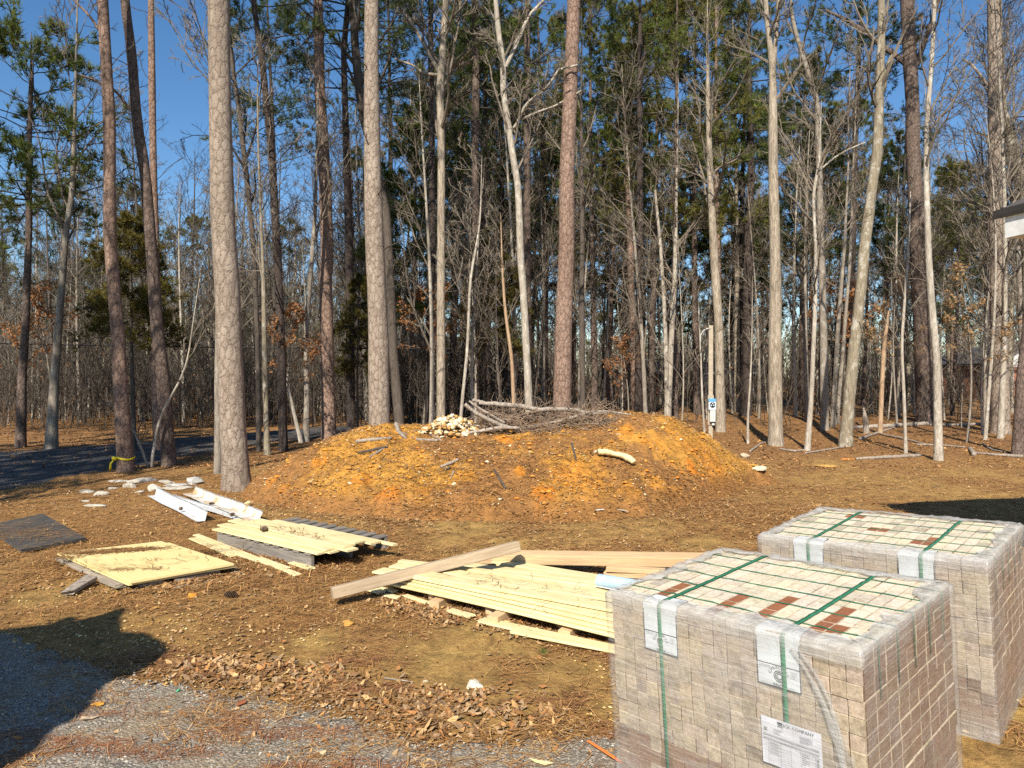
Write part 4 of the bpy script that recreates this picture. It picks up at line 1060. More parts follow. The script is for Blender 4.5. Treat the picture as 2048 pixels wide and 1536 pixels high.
for key, x, d, sc, kind, lab in WOODS:
    grp = GRP.get(kind)
    if lab is None:
        px = 1024 + x / d * FPX
        if d < 45:
            left = [h for a, h in lands if a <= px]
            band = 'near' if d < 28 else 'far'
            k = (key, left[-1] if left else '', band); cnt[k] = cnt.get(k, 0) + 1
            dd = DESC[key] + (' in the nearer woods' if band == 'near' else ' in the deeper woods')
            lab = f"{dd}, {ORD[min(cnt[k], 10) - 1]} right of {SHORT[left[-1]]}" if left else f"{dd}, {ORD[min(cnt[k], 10) - 1]} from the left edge"
        else:
            lab = f"{DESC[key]} far back in the woods, one among many alike"; grp = 'far back ' + DESC[key] + 's'
    plant(key, x, d, sc, None, lab, grp, cat=CATN[key[0]])
# trees outside the frame on the left whose shadows streak the ground
for key, x, d, sc, lab in [('b1', -9.6, 7.6, .9, 'furrowed bare tree beyond the left edge, nearest the road'), ('b5', -12.2, 9.2, .95, 'lichened bare tree beyond the left edge by the road'), ('p2', -15.4, 9.6, .85, 'tall dark pine beyond the left edge, shading the road'),
                           ('p0', -18.5, 13.0, .8, 'tall brown pine beyond the left edge, shading the road'), ('p4', -13.4, 4.2, .8, 'olive needled pine beyond the left edge, shading the road'), ('b3', -8.9, 4.6, .8, 'dark bare tree beyond the left edge, behind the panels'),
                           ('p3', -11.6, 4.6, .95, 'slim dark pine beyond the left edge, nearest the drive'), ('p4', -10.9, 1.2, .75, 'olive needled pine beyond the left edge, farthest from the road'), ('p3', -14.6, 6.8, 1.0, 'slim dark pine beyond the left edge, nearest the road'), ('p1', -12.6, 2.0, .8, 'red barked pine beyond the left edge by the drive')]:
    plant(key, x, d, sc, None, lab, 'trees beyond the left edge')
# the far side of the woods reads as one mass
def far_wood():
    g = Geo(); n = 620
    d = R.uniform(72, 125, n); u = R.uniform(-.80, .80, n); x = u * d; h = R.uniform(9, 17, n) * np.where(u < -.1, .95, .62); z0 = T(x, d)
    pts = np.stack([np.stack([x, d, z0 - .3], 1), np.stack([x + R.normal(0, .3, n), d, z0 + h * .5], 1), np.stack([x + R.normal(0, .6, n), d, z0 + h], 1)], 1)
    rad = R.uniform(.08, .2, n)[:, None] * np.array([1, .7, .2])
    V, F = tubes(pts, rad, 5); g.add(V, F, 0)
    P1, R1 = children(pts, rad, 16, .2, 1, 38, .28, .4, 4, .2, .15); R1 = np.maximum(R1, .02); V, F = tubes(P1, R1, 3); g.add(V, F, 0)
    P2, R2 = children(P1, R1, 5, .2, 1, 40, .5, .5, 3, .2, .15); V, F = tubes(P2, R2 * 0 + np.array([.02, .016, .008]), 3); g.add(V, F, 0)
    k = R.random(len(P2)) < .12
    V, F = tufts(P2[k][:, -1], P2[k][:, -1] - P2[k][:, 0], 7, .7, .10, .6); g.add(V, F, 1)
    return g.mesh('far_woods', [MAT['twig'], MAT['needle_dark']], False)
tag(link('far_woods', far_wood()), None, None, kind='stuff')
def understory():
    g = Geo(); n = 2100
    d = np.concatenate([R.uniform(24.5, 46, n), R.uniform(24, 60, n // 3)]); u = np.concatenate([R.uniform(-.80, -.02, n), R.uniform(-.05, .8, n // 3)]); x = u * d; z0 = T(x, d)
    d = np.concatenate([d, R.uniform(48, 95, n)]); u = np.concatenate([u, R.uniform(-.2, .8, n)]); x = u * d; z0 = T(x, d)
    h = R.uniform(1.0, 3.8, len(x)); h[n:] *= .6; h[-n:] *= 2.2
    a = R.normal(0, .22, (len(x), 2))
    pts = np.stack([np.stack([x, d, z0 - .1], 1), np.stack([x + a[:, 0] * h * .5, d + a[:, 1] * h * .5, z0 + h * .55], 1), np.stack([x + a[:, 0] * h * 1.2, d + a[:, 1] * h, z0 + h], 1)], 1)
    rad = np.full((len(x), 3), .012) * np.array([1.3, 1, .6]) * np.where(d > 48, 1.8, 1)[:, None]
    V, F = tubes(pts, rad, 3); g.add(V, F, 0)
    P1, R1 = children(pts, rad, 6, .2, 1, 42, .45, .7, 4, .15, .2); V, F = tubes(P1, R1 * 0 + np.array([.009, .008, .006, .004]), 3); g.add(V, F, 0)
    P2, R2 = children(P1, R1, 4, .2, 1, 42, .5, .7, 3, .1, .2); V, F = tubes(P2, R2 * 0 + np.array([.006, .005, .003]), 3); g.add(V, F, 0)
    k = R.random(len(P2)) < .06
    leaf_clumps(P2[k].reshape(-1, 3), 5200, .06, .08, g, 1)
    return g.mesh('undergrowth', [MAT['twigdark'], MAT['rustleaf']], False)
tag(link('undergrowth', understory()), None, None, kind='stuff')

# ------------------------------------------------------------------ boards, sheets and scrap on the ground
def frame_obj(name, me, o, ux, uz=None, parent=None):
    """object whose local X runs along ux and local Z is as near uz as can be"""
    ux = unit(ux); uz = np.array([0, 0, 1.0]) if uz is None else np.asarray(uz, float)
    uy = unit(np.cross(uz, ux)); uz = np.cross(ux, uy)
    ob = link(name, me, parent)
    ob.matrix_world = Matrix(((ux[0], uy[0], uz[0], o[0]), (ux[1], uy[1], uz[1], o[1]), (ux[2], uy[2], uz[2], o[2]), (0, 0, 0, 1)))
    return ob
def plank_mesh(name, L, W, H, mat, bow=0.0, twist=0.0, n=14, rag=.0):
    t = np.linspace(-.5, .5, n); c = min(.004, H * .2)
    prof = np.array([[-W / 2 + c, -H / 2], [W / 2 - c, -H / 2], [W / 2, -H / 2 + c], [W / 2, H / 2 - c], [W / 2 - c, H / 2], [-W / 2 + c, H / 2], [-W / 2, H / 2 - c], [-W / 2, -H / 2 + c]])
    side = .5 * W * .05 * fbm(t * 3, t * 0, int(R.integers(0, 900)), 2)
    V = np.empty((n, 8, 3))
    for i, a in enumerate(t):
        tw = twist * a; y = prof[:, 0] * math.cos(tw) - prof[:, 1] * math.sin(tw); z = prof[:, 0] * math.sin(tw) + prof[:, 1] * math.cos(tw)
        V[i] = np.stack([np.full(8, a * L), y + side[i], z + bow * (.25 - a * a) * 4 - bow * .5], 1)
    if rag: V[0, :, 0] += R.uniform(0, rag, 8); V[-1, :, 0] -= R.uniform(0, rag, 8)
    V = V.reshape(-1, 3); i, k = np.meshgrid(np.arange(n - 1), np.arange(8), indexing='ij'); b_ = i * 8
    F = np.stack([b_ + k, b_ + (k + 1) % 8, b_ + 8 + (k + 1) % 8, b_ + 8 + k], -1).reshape(-1, 4)[:, ::-1]
    caps = np.array([[7, 6, 5, 4, 3, 2, 1, 0][::-1], [(n - 1) * 8 + q for q in range(8)][::-1]])
    return Geo().add(V, [F[:, ::-1], caps]).mesh(name, [mat], False)
def plank(name, label, cat, a, b, W, H, mat, group=None, bow=0.0, twist=0.0, roll=0.0, rag=0.0):
    """a, b: centres of the two ends in metres"""
    a, b = np.asarray(a, float), np.asarray(b, float); L = np.linalg.norm(b - a)
    up = np.array([0, 0, 1.0])
    if roll:
        s = unit(np.cross(up, b - a)); up = up * math.cos(roll) + s * math.sin(roll)
    o = frame_obj(name, plank_mesh(name, L, W, H, mat, bow, twist, rag=rag), (a + b) / 2, b - a, up)
    return tag(o, label, cat, group)
def gz(px, py, z):
    """point at height z above the local ground under a pixel"""
    q = G(px, py, z)
    return G(px, py, z + float(T(q[0], q[1])))
def polysheet(name, label, cat, pix, z, th, mat, n=1, group=None):
    q = np.array([gz(a, b, z) for a, b in pix]); c = q.mean(0); ux = unit(q[1] - q[0])
    k = len(q); top = q - c; bot = top - np.array([0, 0, th])
    rot = np.array([[ux[0], ux[1], 0], [-ux[1], ux[0], 0], [0, 0, 1]])
    V = np.concatenate([top, bot]) @ rot.T
    if np.cross(V[1] - V[0], V[2] - V[0])[2] < 0: V = np.concatenate([V[:k][::-1], V[k:][::-1]])
    F = [np.array([list(range(k)), list(range(k, 2 * k))[::-1]]), np.array([[i, i + k, (i + 1) % k + k, (i + 1) % k] for i in range(k)])]
    ob = frame_obj(name, Geo().add(V, F).mesh(name, [mat], False), c, np.array([ux[0], ux[1], 0]))
    return tag(ob, label, cat, group)

# -- the long yellow pile by the brick stacks: dunnage, boards, strips
GY = 'long yellow boards piled beside the bricks'
Y = MAT['yellow']
YP = [  # left end px,py  right end px,py  z of centre above ground, width
    ((772, 1160), (1262, 1272), .085, .15, 'lowest front board of the long yellow pile'),
    ((786, 1154), (1262, 1262), .107, .15, 'second board up at the front of the long yellow pile'),
    ((796, 1149), (1262, 1252), .129, .15, 'third board up at the front of the long yellow pile'),
    ((808, 1146), (1262, 1240), .151, .15, 'fourth board up at the front of the long yellow pile'),
    ((832, 1146), (1262, 1222), .173, .15, 'top front board of the long yellow pile'),
    ((756, 1140), (1262, 1228), .107, .16, 'yellow board under the front stack, its end jutting out left of the beam'),
    ((866, 1139), (1262, 1202), .151, .15, 'broad yellow board just behind the top front board'),
    ((786, 1130), (1262, 1192), .125, .13, 'middle yellow board reaching left beneath the crossing beam'),
    ((800, 1121), (1262, 1181), .140, .07, 'narrow yellow strip lying along the middle of the pile'),
    ((905, 1126), (1262, 1172), .100, .12, 'yellow board behind the narrow strip'),
    ((992, 1122), (1262, 1166), .105, .14, 'rear yellow board of the long pile, shaded at its left end'),
    ((1002, 1128), (1262, 1176), .085, .14, 'low rear yellow board tucked under the back one')]
for (a, b, z, W, lab) in YP:
    plank('yellow_board', lab, 'board', gz(*a, z), gz(*b, z), W, .020, Y, GY, bow=R.uniform(-.012, .012), twist=R.uniform(-.05, .05))
for (a, b, lab) in [((868, 1212), (1010, 1132), 'support timber under the left end of the long yellow pile'), ((985, 1243), (1120, 1160), 'support timber under the middle of the long yellow pile'), ((1128, 1272), (1235, 1180), 'support timber under the right of the long yellow pile')]:
    plank('support_timber', lab, 'timber', gz(*a, .035), gz(*b, .035), .09, .075, MAT['newwood'], 'timbers under the yellow pile')
def chunk(name, label, cat, p, size, mat, seed, rz=0.0, group=None, ang=True, tintv=None, sink=.25, sub=2):
    """angular broken block / rock: jittered icosphere-like hull"""
    rr = np.random.default_rng(seed)
    n, m_ = 7, 10
    th = np.linspace(.12, math.pi - .12, n)[:, None]; ph = np.linspace(0, 2 * math.pi, m_, endpoint=False)[None]
    D = np.stack([np.sin(th) * np.cos(ph), np.sin(th) * np.sin(ph), np.cos(th) + 0 * ph], -1)
    pl = unit(rr.normal(size=(11, 3))); hgt = rr.uniform(.62, 1.0, 11)
    r = np.min(np.where((D @ pl.T) > .05, hgt / np.maximum(D @ pl.T, .05), 9), -1).clip(.3, 1.35)
    V = (D * r[..., None] * (1 + rr.normal(0, .02, r.shape))[..., None]).reshape(-1, 3) * (np.array(size) / 2)
    i, k = np.meshgrid(np.arange(n - 1), np.arange(m_), indexing='ij')
    F = np.stack([i * m_ + k, (i + 1) * m_ + k, (i + 1) * m_ + (k + 1) % m_, i * m_ + (k + 1) % m_], -1).reshape(-1, 4)
    caps = np.array([list(range(m_)), [(n - 1) * m_ + q for q in range(m_)][::-1]])
    me = Geo().add(V, [F, caps], 0, tintv).mesh(name, [mat], False)
    o = link(name, me, None, (p[0], p[1], p[2] + size[2] * (.5 - sink))); o.rotation_euler = (0, 0, rz)
    return tag(o, label, cat, group)
for i, (px, py, lab) in enumerate([(866, 1203, 'small brown wedge under the front of the long yellow pile, nearest its left end'), (985, 1229, 'brown wedge under the middle front of the long yellow pile'), (1127, 1258, 'brown wedge under the front of the long yellow pile, nearest the bricks')]):
    chunk('wood_wedge', lab, 'wedge', gz(px, py, 0), (.11, .10, .11), MAT['newwood'], 40 + i, .4, 'wedges under the yellow pile', sink=.15)
for (a, b, W, lab) in [((960, 1240), (1262, 1304), .10, 'yellow strip on the ground in front of the long yellow pile'), ((1020, 1262), (1262, 1308), .06, 'thin yellow strip edging the ground strip before the pile'), ((898, 1220), (945, 1233), .07, 'short broken yellow piece among leaves before the pile'),
                      ((714, 1171), (768, 1186), .08, 'short yellow offcut on the ground under the near end of beam'), ((742, 1166), (792, 1184), .07, 'yellow offcut beside the pile, half in the beam shadow'), ((766, 1189), (800, 1196), .06, 'small yellow offcut among leaves below the beam'), ((808, 1190), (858, 1207), .05, 'thin yellow sliver under the front edge of the pile')]:
    plank('yellow_strip', lab, 'strip', gz(*a, .022), gz(*b, .022), W, .018, Y, 'yellow strips on the ground', rag=.03)
plank('crossing_beam', 'square grey tan beam lying across the yellow pile', 'beam', gz(664, 1186, .125), gz(1036, 1092, .315), .088, .088, MAT['tanwood'], roll=.15)
plank('long_timber', 'long thick timber lying behind the yellow pile', 'timber', gz(956, 1113, .12), gz(1450, 1121, .16), .15, .088, MAT['newwood'], roll=-.12)
plank('timber_offcut', 'upper of two short timbers behind the pale blue roll', 'timber', gz(1214, 1137, .11), gz(1330, 1143, .11), .09, .042, MAT['newwood'], 'short timbers')
plank('timber_offcut', 'lower of two short timbers behind the pale blue roll', 'timber', gz(1210, 1146, .06), gz(1345, 1154, .06), .10, .042, MAT['newwood'], 'short timbers')
plank('timber_block', 'stub of timber propping the long thick timber', 'timber', gz(1296, 1135, .06), gz(1330, 1122, .06), .14, .08, MAT['tanwood'])
# pale blue roll: hollow tube with a lip, on the pile
q0, q1 = gz(1198, 1161, .20), gz(1330, 1182, .20)
g = Geo(); ax = np.array([q0 - (q1 - q0) * 0, q1]); L = np.linalg.norm(q1 - q0)
tt = np.linspace(0, 1, 12)[:, None]
V, F = tubes((q0 + (q1 - q0) * tt)[None] - q0, np.full((1, 12), .052), 24); g.add(V, F)
V2, F2 = tubes((q0 + (q1 - q0) * tt)[None] - q0, np.full((1, 12), .044), 24); g.add(V2, F2[:, ::-1])
i = np.arange(24); g.add(np.concatenate([V[:24], V2[:24]]), np.stack([i, i + 24, (i + 1) % 24 + 24, (i + 1) % 24], 1))
roll = tag(link('blue_roll', g.mesh('blue_roll', [MAT['bluegrey']]), None, tuple(q0)), 'pale blue roll lying on the yellow boards against the bricks', 'roll')
g = Geo(); W_ = np.array([[0, -.06, .0], [0, .05, .0], [1, .05, 0], [1, -.06, 0]])
polysheet('torn_membrane', 'torn white and black sheet flap under the pale blue roll', 'sheet', [(1190, 1171), (1204, 1168), (1262, 1178), (1250, 1183)], .165, .006, MAT['white'])

# -- yellow boards on a grey pallet
fl, fr, rr_ = gz(434, 1089, 0), gz(622, 1138, 0), gz(778, 1118, 0)
ux = unit((fr - fl) * np.array([1, 1, 0])); uy = unit(np.array([-ux[1], ux[0], 0])); PL, PW = np.linalg.norm(fr - fl), .98
zb = float(T(fl[0], fl[1]))
pal = empty('wooden_pallet', (fl[0], fl[1], min(zb, float(T(fr[0], fr[1]))) + .0), math.atan2(ux[1], ux[0]), 'weathered grey pallet under the left yellow pile', 'pallet')
for y in (0.02, PW / 2, PW - .02):
    V, F = cham(0, PL, y - .02, y + .02, .0, .125, .004); part('stringer', Geo().add(V, F).mesh('stringer', [MAT['greywood']], False), pal)
for k in range(10):
    x = .04 + k * (PL - .14) / 9 + R.normal(0, .006)
    V, F = cham(-.5 * PW - .012, .5 * PW + .012, -.047, .047, .128, .146, .003)
    o = part('deck_board', Geo().add(V, F).mesh('deck_board', [MAT['greywood']], False), pal); o.location = (x + .05, PW / 2, 0); o.rotation_euler = (0, 0, math.pi / 2 + R.normal(0, .008))
def pp(u, v, z): return np.array([fl[0], fl[1], pal.location.z]) + ux * u + uy * v + np.array([0, 0, z])
GP = 'yellow boards stacked on the grey pallet'
for u0, u1, v, z, lab in [(-.05, PL + .10, .04, .158, 'front bottom board of the left yellow pile, edge of the pallet'), (.10, PL + .16, .16, .158, 'second board from the front on the grey pallet'), (-.12, PL + .12, .14, .178, 'upper board along the front of the left yellow pile'),
                          (-.02, PL + .30, .27, .178, 'board jutting furthest right from the left yellow pile'), (-.16, PL + .22, .29, .198, 'top board of the left yellow pile with the pinecone'), (.02, PL + .10, .42, .178, 'middle board of the left yellow pile, on the pallet'),
                          (.05, PL + .18, .44, .198, 'upper middle board behind the pinecone board'), (.16, PL + .26, .58, .178, 'rear board of the left yellow pile with square cut end'), (.50, PL + .42, .70, .160, 'narrow rearmost board of the left yellow pile, beside bare slats')]:
    plank('yellow_board', lab, 'board', pp(u0, v, z), pp(u1, v + R.normal(0, .012), z), .135 if 'narrow' not in lab else .07, .018, Y, GP, bow=R.uniform(-.004, .004))
for (a, b, W, lab) in [((390, 1069), (596, 1150), .07, 'long yellow strip on the ground in front of the grey pallet'), ((386, 1076), (470, 1112), .10, 'yellow board end on the ground left of the grey pallet'), ((450, 1098), (520, 1122), .07, 'broken yellow strip beside the foot of the pallet'), ((515, 1116), (575, 1138), .08, 'leaf strewn yellow strip below the pallet side'), ((582, 1124), (624, 1138), .08, 'short yellow strip at the near corner of the pallet')]:
    plank('yellow_strip', lab, 'strip', gz(*a, .022), gz(*b, .022), W, .016, Y, 'yellow strips by the grey pallet', rag=.03)
# -- yellow sheets on scrap wood
polysheet('yellow_sheet', 'lower yellow sheet jutting out at the back of the yellow sheet stack', 'sheet', [(114, 1106), (257, 1168), (471, 1131), (322, 1082)], .085, .016, MAT['yellow_sheet'])
polysheet('yellow_sheet', 'top yellow sheet strewn with pine straw, lying flat', 'sheet', [(119, 1104), (262, 1163), (468, 1127), (338, 1085)], .108, .018, MAT['yellow_sheet'])
MAT['palegrey'] = wood('pale_grey_scrap', (.24, .20, .155), (.40, .345, .275), (.16, .13, .10), 1, .5)
for a, b, z, W, lab in [((118, 1116), (172, 1142), .035, .07, 'grey scrap board under the left edge of the yellow sheets'), ((174, 1140), (222, 1162), .035, .08, 'second grey scrap board under the left edge of yellow sheets'), ((208, 1158), (244, 1172), .05, .10, 'grey board end poking out by the near corner of yellow sheets'), ((215, 1168), (244, 1166), .03, .09, 'timber end under the near corner of the yellow sheets'),
                        ((275, 1172), (330, 1160), .03, .08, 'pale batten end under the front edge of the yellow sheets'), ((345, 1160), (440, 1142), .03, .08, 'batten under the front right edge of the yellow sheets'), ((140, 1112), (350, 1100), .045, .10, 'grey board hidden under the back of the yellow sheets')]:
    plank('scrap_board', lab, 'scrap wood', gz(*a, z), gz(*b, z), W, .030, MAT['palegrey'], 'scrap boards under the yellow sheets', rag=.02)
plank('rotten_board', 'splintered grey board on the clay left of the yellow sheets', 'scrap wood', gz(132, 1188, .035), gz(186, 1152, .07), .11, .035, MAT['deadwood'], rag=.08, twist=.3)
# pine straw lying on the sheet
def straw_on(name, label, n, cx, cy, sx, sy, ang, z):
    x = R.normal(0, sx, n); y = R.normal(0, sy, n) + .25 * sy * np.sin(x / sx * 2)
    X = cx + x * math.cos(ang) - y * math.sin(ang); Yy = cy + x * math.sin(ang) + y * math.cos(ang)
    V, F, t = straw_batch(X, Yy, np.full(n, z), .13, .0042, PAL_STRAW * .75, .03, .003)
    return tag(link(name, Geo().add(V, F, 0, t).mesh(name, [MAT['straw']], False)), None, None, kind='stuff')
zt = .108
c1 = gz(258, 1100, zt); straw_on('fallen_straw', '', 1500, c1[0], c1[1], .34, .045, .25, c1[2])
c1 = gz(190, 1111, zt); straw_on('fallen_straw', '', 350, c1[0], c1[1], .24, .03, .3, c1[2])
c1 = gz(268, 1138, zt); straw_on('fallen_straw', '', 60, c1[0], c1[1], .16, .03, .0, c1[2])
c1 = gz(300, 1122, zt); straw_on('fallen_straw', '', 70, c1[0], c1[1], .45, .10, .2, c1[2])
c1 = gz(585, 1066, .20); straw_on('fallen_straw', '', 80, c1[0], c1[1], .42, .07, -.7, pal.location.z + .210)
c1 = gz(1010, 1165, .19); straw_on('fallen_straw', '', 70, c1[0], c1[1], .6, .12, -.7, c1[2])
# -- dark board panel with seams
pq = [(-30, 1051), (86, 1027), (172, 1075), (42, 1099)]
polysheet('dark_panel', 'dark weathered board panel lying at the left edge', 'panel', pq, .055, .035, MAT['darkboard'])
c1 = gz(70, 1065, .06); straw_on('fallen_straw', '', 500, c1[0], c1[1], .5, .25, -.6, c1[2])
# -- white metal gutters / trim: L sections
def channel(name, label, a, b, W, flange, mat, flip=1, cat='metal trim', back=.0):
    a, b = np.asarray(a), np.asarray(b); L = np.linalg.norm(b - a); n = 10; t = np.linspace(-.5, .5, n)
    prof = np.array([[-W / 2, .012], [-W / 2, 0], [W / 2, 0], [W / 2 + back, flange], [W / 2 + back - .022, flange + .006]])
    inn = prof + np.array([[.003, 0.0], [.003, .003], [-.003, .003], [-.003, -.003], [0, -.003]])
    ring = np.concatenate([prof, inn[::-1]]); ring[:, 0] *= flip
    k = len(ring); V = np.concatenate([np.stack([np.full(k, q * L), ring[:, 0], ring[:, 1] + .006 * math.sin(q * 9)], 1) for q in t])
    i, j = np.meshgrid(np.arange(n - 1), np.arange(k), indexing='ij')
    F = np.stack([i * k + j, i * k + (j + 1) % k, (i + 1) * k + (j + 1) % k, (i + 1) * k + j], -1).reshape(-1, 4)
    ob = frame_obj(name, Geo().add(V, F).mesh(name, [mat], False), (a + b) / 2, b - a)
    return tag(ob, label, cat, 'white metal trim on the ground')
channel('metal_trim', 'nearest white metal trim with a raised edge, off by itself', gz(303, 992, .03), gz(402, 1042, .03), .10, .12, MAT['gutter'], 1, back=.03)
channel('metal_trim', 'middle white metal trim, crossed under the stained one', gz(338, 995, .03), gz(488, 1038, .03), .15, .03, MAT['gutter'])
channel('metal_trim', 'rust stained white metal trim beside the thickest pine', gz(376, 988, .05), gz(508, 1040, .05), .14, .10, MAT['gutter_rust'], 1, back=.05)

# ------------------------------------------------------------------ stones, slabs, cones, sticks and scraps
LIME, GREYST, CLAY = (.52, .46, .33), (.42, .41, .38), (.56, .24, .035)
for i, (px, py, s, lab) in enumerate([(290, 962, (.42, .22, .09), 'broad flat slab on top of the broken concrete at left'), (240, 964, (.36, .16, .05), 'thin slab reaching left in the broken concrete heap'), (330, 966, (.30, .18, .06), 'thin slab end at the right of concrete heap top'), (262, 975, (.16, .14, .12), 'pale blocky lump in the middle of broken concrete'),
                                 (308, 981, (.20, .14, .13), 'pale upright shard behind the nearest metal trim'), (345, 972, (.34, .20, .06), 'dull slab lying below the topmost concrete slab'), (358, 979, (.42, .16, .07), 'long low slab right of the pale upright shard'), (388, 968, (.24, .18, .14), 'speckled grey block at the right of the broken concrete'),
                                 (175, 985, (.26, .14, .06), 'pale flat piece at the left end of the broken concrete'), (204, 990, (.22, .14, .10), 'yellowish tilted lump left of the broken concrete'), (280, 986, (.14, .10, .06), 'small rubble bit before the broken concrete'), (225, 978, (.12, .10, .05), 'small pale bit between left pieces of concrete'),
                                 (172, 1003, (.18, .09, .03), 'flat chip nearest the drive side of the concrete'), (190, 1012, (.24, .12, .03), 'low chalky chip in front of yellowish lump')]):
    p = hit(px, py); s = (s[0] * 1.2, s[1] * 1.2, s[2] * .95); chunk('concrete_slab', lab, 'concrete', p, s, MAT['stone'], 60 + i, R.uniform(-.6, .6), 'broken concrete pieces at left', tintv=GREYST if i in (7, 5) else (.40, .365, .30))
def rockpile():
    # pale rocks heaped on the left of the crest
    pos = []
    for k in range(290):
        f = R.random(); x = P(838 + 128 * R.random(), 850, 12.0)[0]; y = 11.9 + R.uniform(-.55, .55)
        t = (x - P(904, 850, 12)[0]) / .47
        hgt = max(0, .27 * (1 - t * t * .8)) * (1 - ((y - 11.9) / .75) ** 2) * R.uniform(.5, 1.0)
        if t > .2: hgt *= 1.05
        pos.append((x, y, float(surf(x, y)) + hgt - .03))
    return pos
protos = []
for i, q in enumerate(rockpile()):
    s = R.uniform(.045, .095)
    lab = 'pale limestone rock in the heap on the mound top'
    if i < 8:
        o = chunk('pale_rock', lab, 'rock', q, (s * 1.2, s, s * .7), MAT['stone'], 90 + i, R.uniform(0, 6), 'pale rocks heaped on the mound', tintv=[(.58, .48, .30), (.66, .58, .42), (.50, .36, .18), (.46, .26, .09)][i % 4]); protos.append(o)
    else:
        o = protos[i % 8].copy(); C.objects.link(o); o.location = q; o.rotation_euler = (R.uniform(-.5, .5), R.uniform(-.5, .5), R.uniform(0, 6)); f = R.uniform(.7, 1.35); o.scale = (f, f, f)
for i, (px, py) in enumerate([(1020, 893), (700, 968), (838, 945), (1103, 955), (908, 970), (1362, 880), (1332, 848), (555, 1012), (1290, 990), (1190, 905), (620, 965), (1240, 845), (760, 935), (975, 925), (870, 905), (1405, 960), (1060, 905), (1000, 1000), (1410, 905)]):
    q = hit(px, py); s = R.uniform(.06, .12)
    o = protos[i % 8].copy(); C.objects.link(o); o.name = 'mound_stone'; o.location = (q[0], q[1], q[2] + .01); f = s / .12; o.scale = (f, f, f); o.rotation_euler = (R.uniform(-.4, .4), R.uniform(-.4, .4), R.uniform(0, 6))
    tag(o, 'small pale stone half sunk in the slope of the mound', 'stone', 'stones on the mound slope')
LR = [('pale_rock', 'pale rock among dead leaves at the edge of the drive', 'rock', (948, 1378), (.085, .075, .07), (.56, .52, .42), 1), ('pale_rock', 'cream rock on the ground right of the mound', 'rock', (1522, 940), (.32, .18, .08), (.62, .54, .36), 2), ('pale_rock', 'dull rock near the foot of mound, right side', 'rock', (1488, 914), (.26, .18, .12), (.46, .38, .26), 3),
      ('clay_clod', 'orange clay clod on the needles before the yellow sheets', 'clod', (384, 1196), (.10, .07, .05), CLAY, 4), ('clay_clod', 'faint orange clod nearer than the orange clay clod', 'clod', (312, 1218), (.08, .06, .02), (.5, .27, .06), 5), ('pale_rock', 'pale round stone beside the thickest pine', 'stone', (496, 1012), (.11, .10, .10), (.58, .47, .26), 6),
      ('grey_stone', 'small grey stone at the edge of drive', 'stone', (905, 1436), (.05, .04, .03), (.33, .32, .31), 7), ('clay_clod', 'orange clod in the middle of the bare ochre patch', 'clod', (697, 1248), (.13, .10, .03), (.55, .30, .07), 8), ('pale_rock', 'tan rock on the clay beside the front bricks', 'rock', (1938, 1462), (.14, .09, .06), (.52, .38, .20), 9),
      ('grey_stone', 'small pale pebble left of the leaf edge rock', 'stone', (852, 1366), (.035, .03, .03), (.55, .45, .28), 10), ('clay_clod', 'orange clay patch right of the mound on leaves', 'clod', (1697, 920), (.40, .20, .05), (.48, .20, .05), 11), ('clay_clod', 'yellowish clay lump right of the mound', 'clod', (1655, 934), (.5, .3, .06), (.48, .28, .08), 12)]
for n_, lab, cat, (px, py), s, tv, sd in LR:
    chunk(n_, lab, cat, hit(px, py), s, MAT['stone'], 120 + sd, .3 * sd, tintv=tv)
for i, (px, py, lab) in enumerate([(338, 1448, 'palest chip on the gravel near the middle left'), (423, 1447, 'square white chip on the gravel'), (413, 1435, 'small white chip behind the square white one'), (490, 1463, 'white chip furthest right on gravel drive'), (353, 1457, 'tiny white chip right of the palest one'), (358, 1500, 'pinkish chip low on the gravel drive'), (166, 1498, 'tan chip at the edge of the shadow')]):
    chunk('stone_chip', lab, 'stone chip', hit(px, py), (.035, .025, .012), MAT['stone'], 150 + i, i, 'stone chips on the drive', tintv=(.68, .63, .52))
# pine cones: scales on a spindle
def cone_mesh(L, seed):
    g = Geo(); rr = np.random.default_rng(seed); n = 70; t = np.linspace(0, 1, n); a = np.arange(n) * 2.4
    prof = L * .30 * np.sin(np.pi * (t * .86 + .10)) ** .8
    V, F = tubes(np.array([[[-.5 * L, 0, 0], [0, 0, 0], [.5 * L, 0, 0]]]), np.array([[L * .1, L * .15, L * .04]]), 8); g.add(V, F, 0, (.07, .045, .03))
    for k in range(n):
        c, s = math.cos(a[k]), math.sin(a[k]); d = np.array([.35, c, s]); d /= np.linalg.norm(d); si = np.array([0, -s, c]) * L * .10; b0 = np.array([(t[k] - .5) * L, 0, 0])
        tip = b0 + d * (prof[k] + L * .06)
        g.add(np.array([b0 - si * .5, b0 + si * .5, tip + si * .8, tip - si * .8, tip + np.array([L * .04, 0, 0]) + d * L * .02]), [np.array([[0, 1, 2, 3]]), np.array([[3, 2, 4]])], 0, np.array([.17, .115, .075]) * rr.uniform(.6, 1.25))
    return g.mesh('pine_cone', [MAT['stone']], False)
for i, (px, py, z, L, lab) in enumerate([(461, 1196, 0, .10, 'pine cone on the needles before the long yellow strips'), (527, 1062, .205, .09, 'dark pine cone sitting on the left yellow pile'), (362, 1020, .06, .07, 'pine cone caught in the nearest metal trim'), (424, 1010, .07, .07, 'pine cone in the stained trim, upper one'), (465, 1032, .06, .07, 'pine cone in the stained trim, lower one')]):
    q = hit(px, py) if z == 0 else gz(px, py, z)
    o = link('pine_cone', cone_mesh(L, i), None, (q[0], q[1], (q[2] if z == 0 else q[2]) + L * .28)); o.rotation_euler = (.3 * i, .1, 1.1 * i); tag(o, lab, 'pine cone')
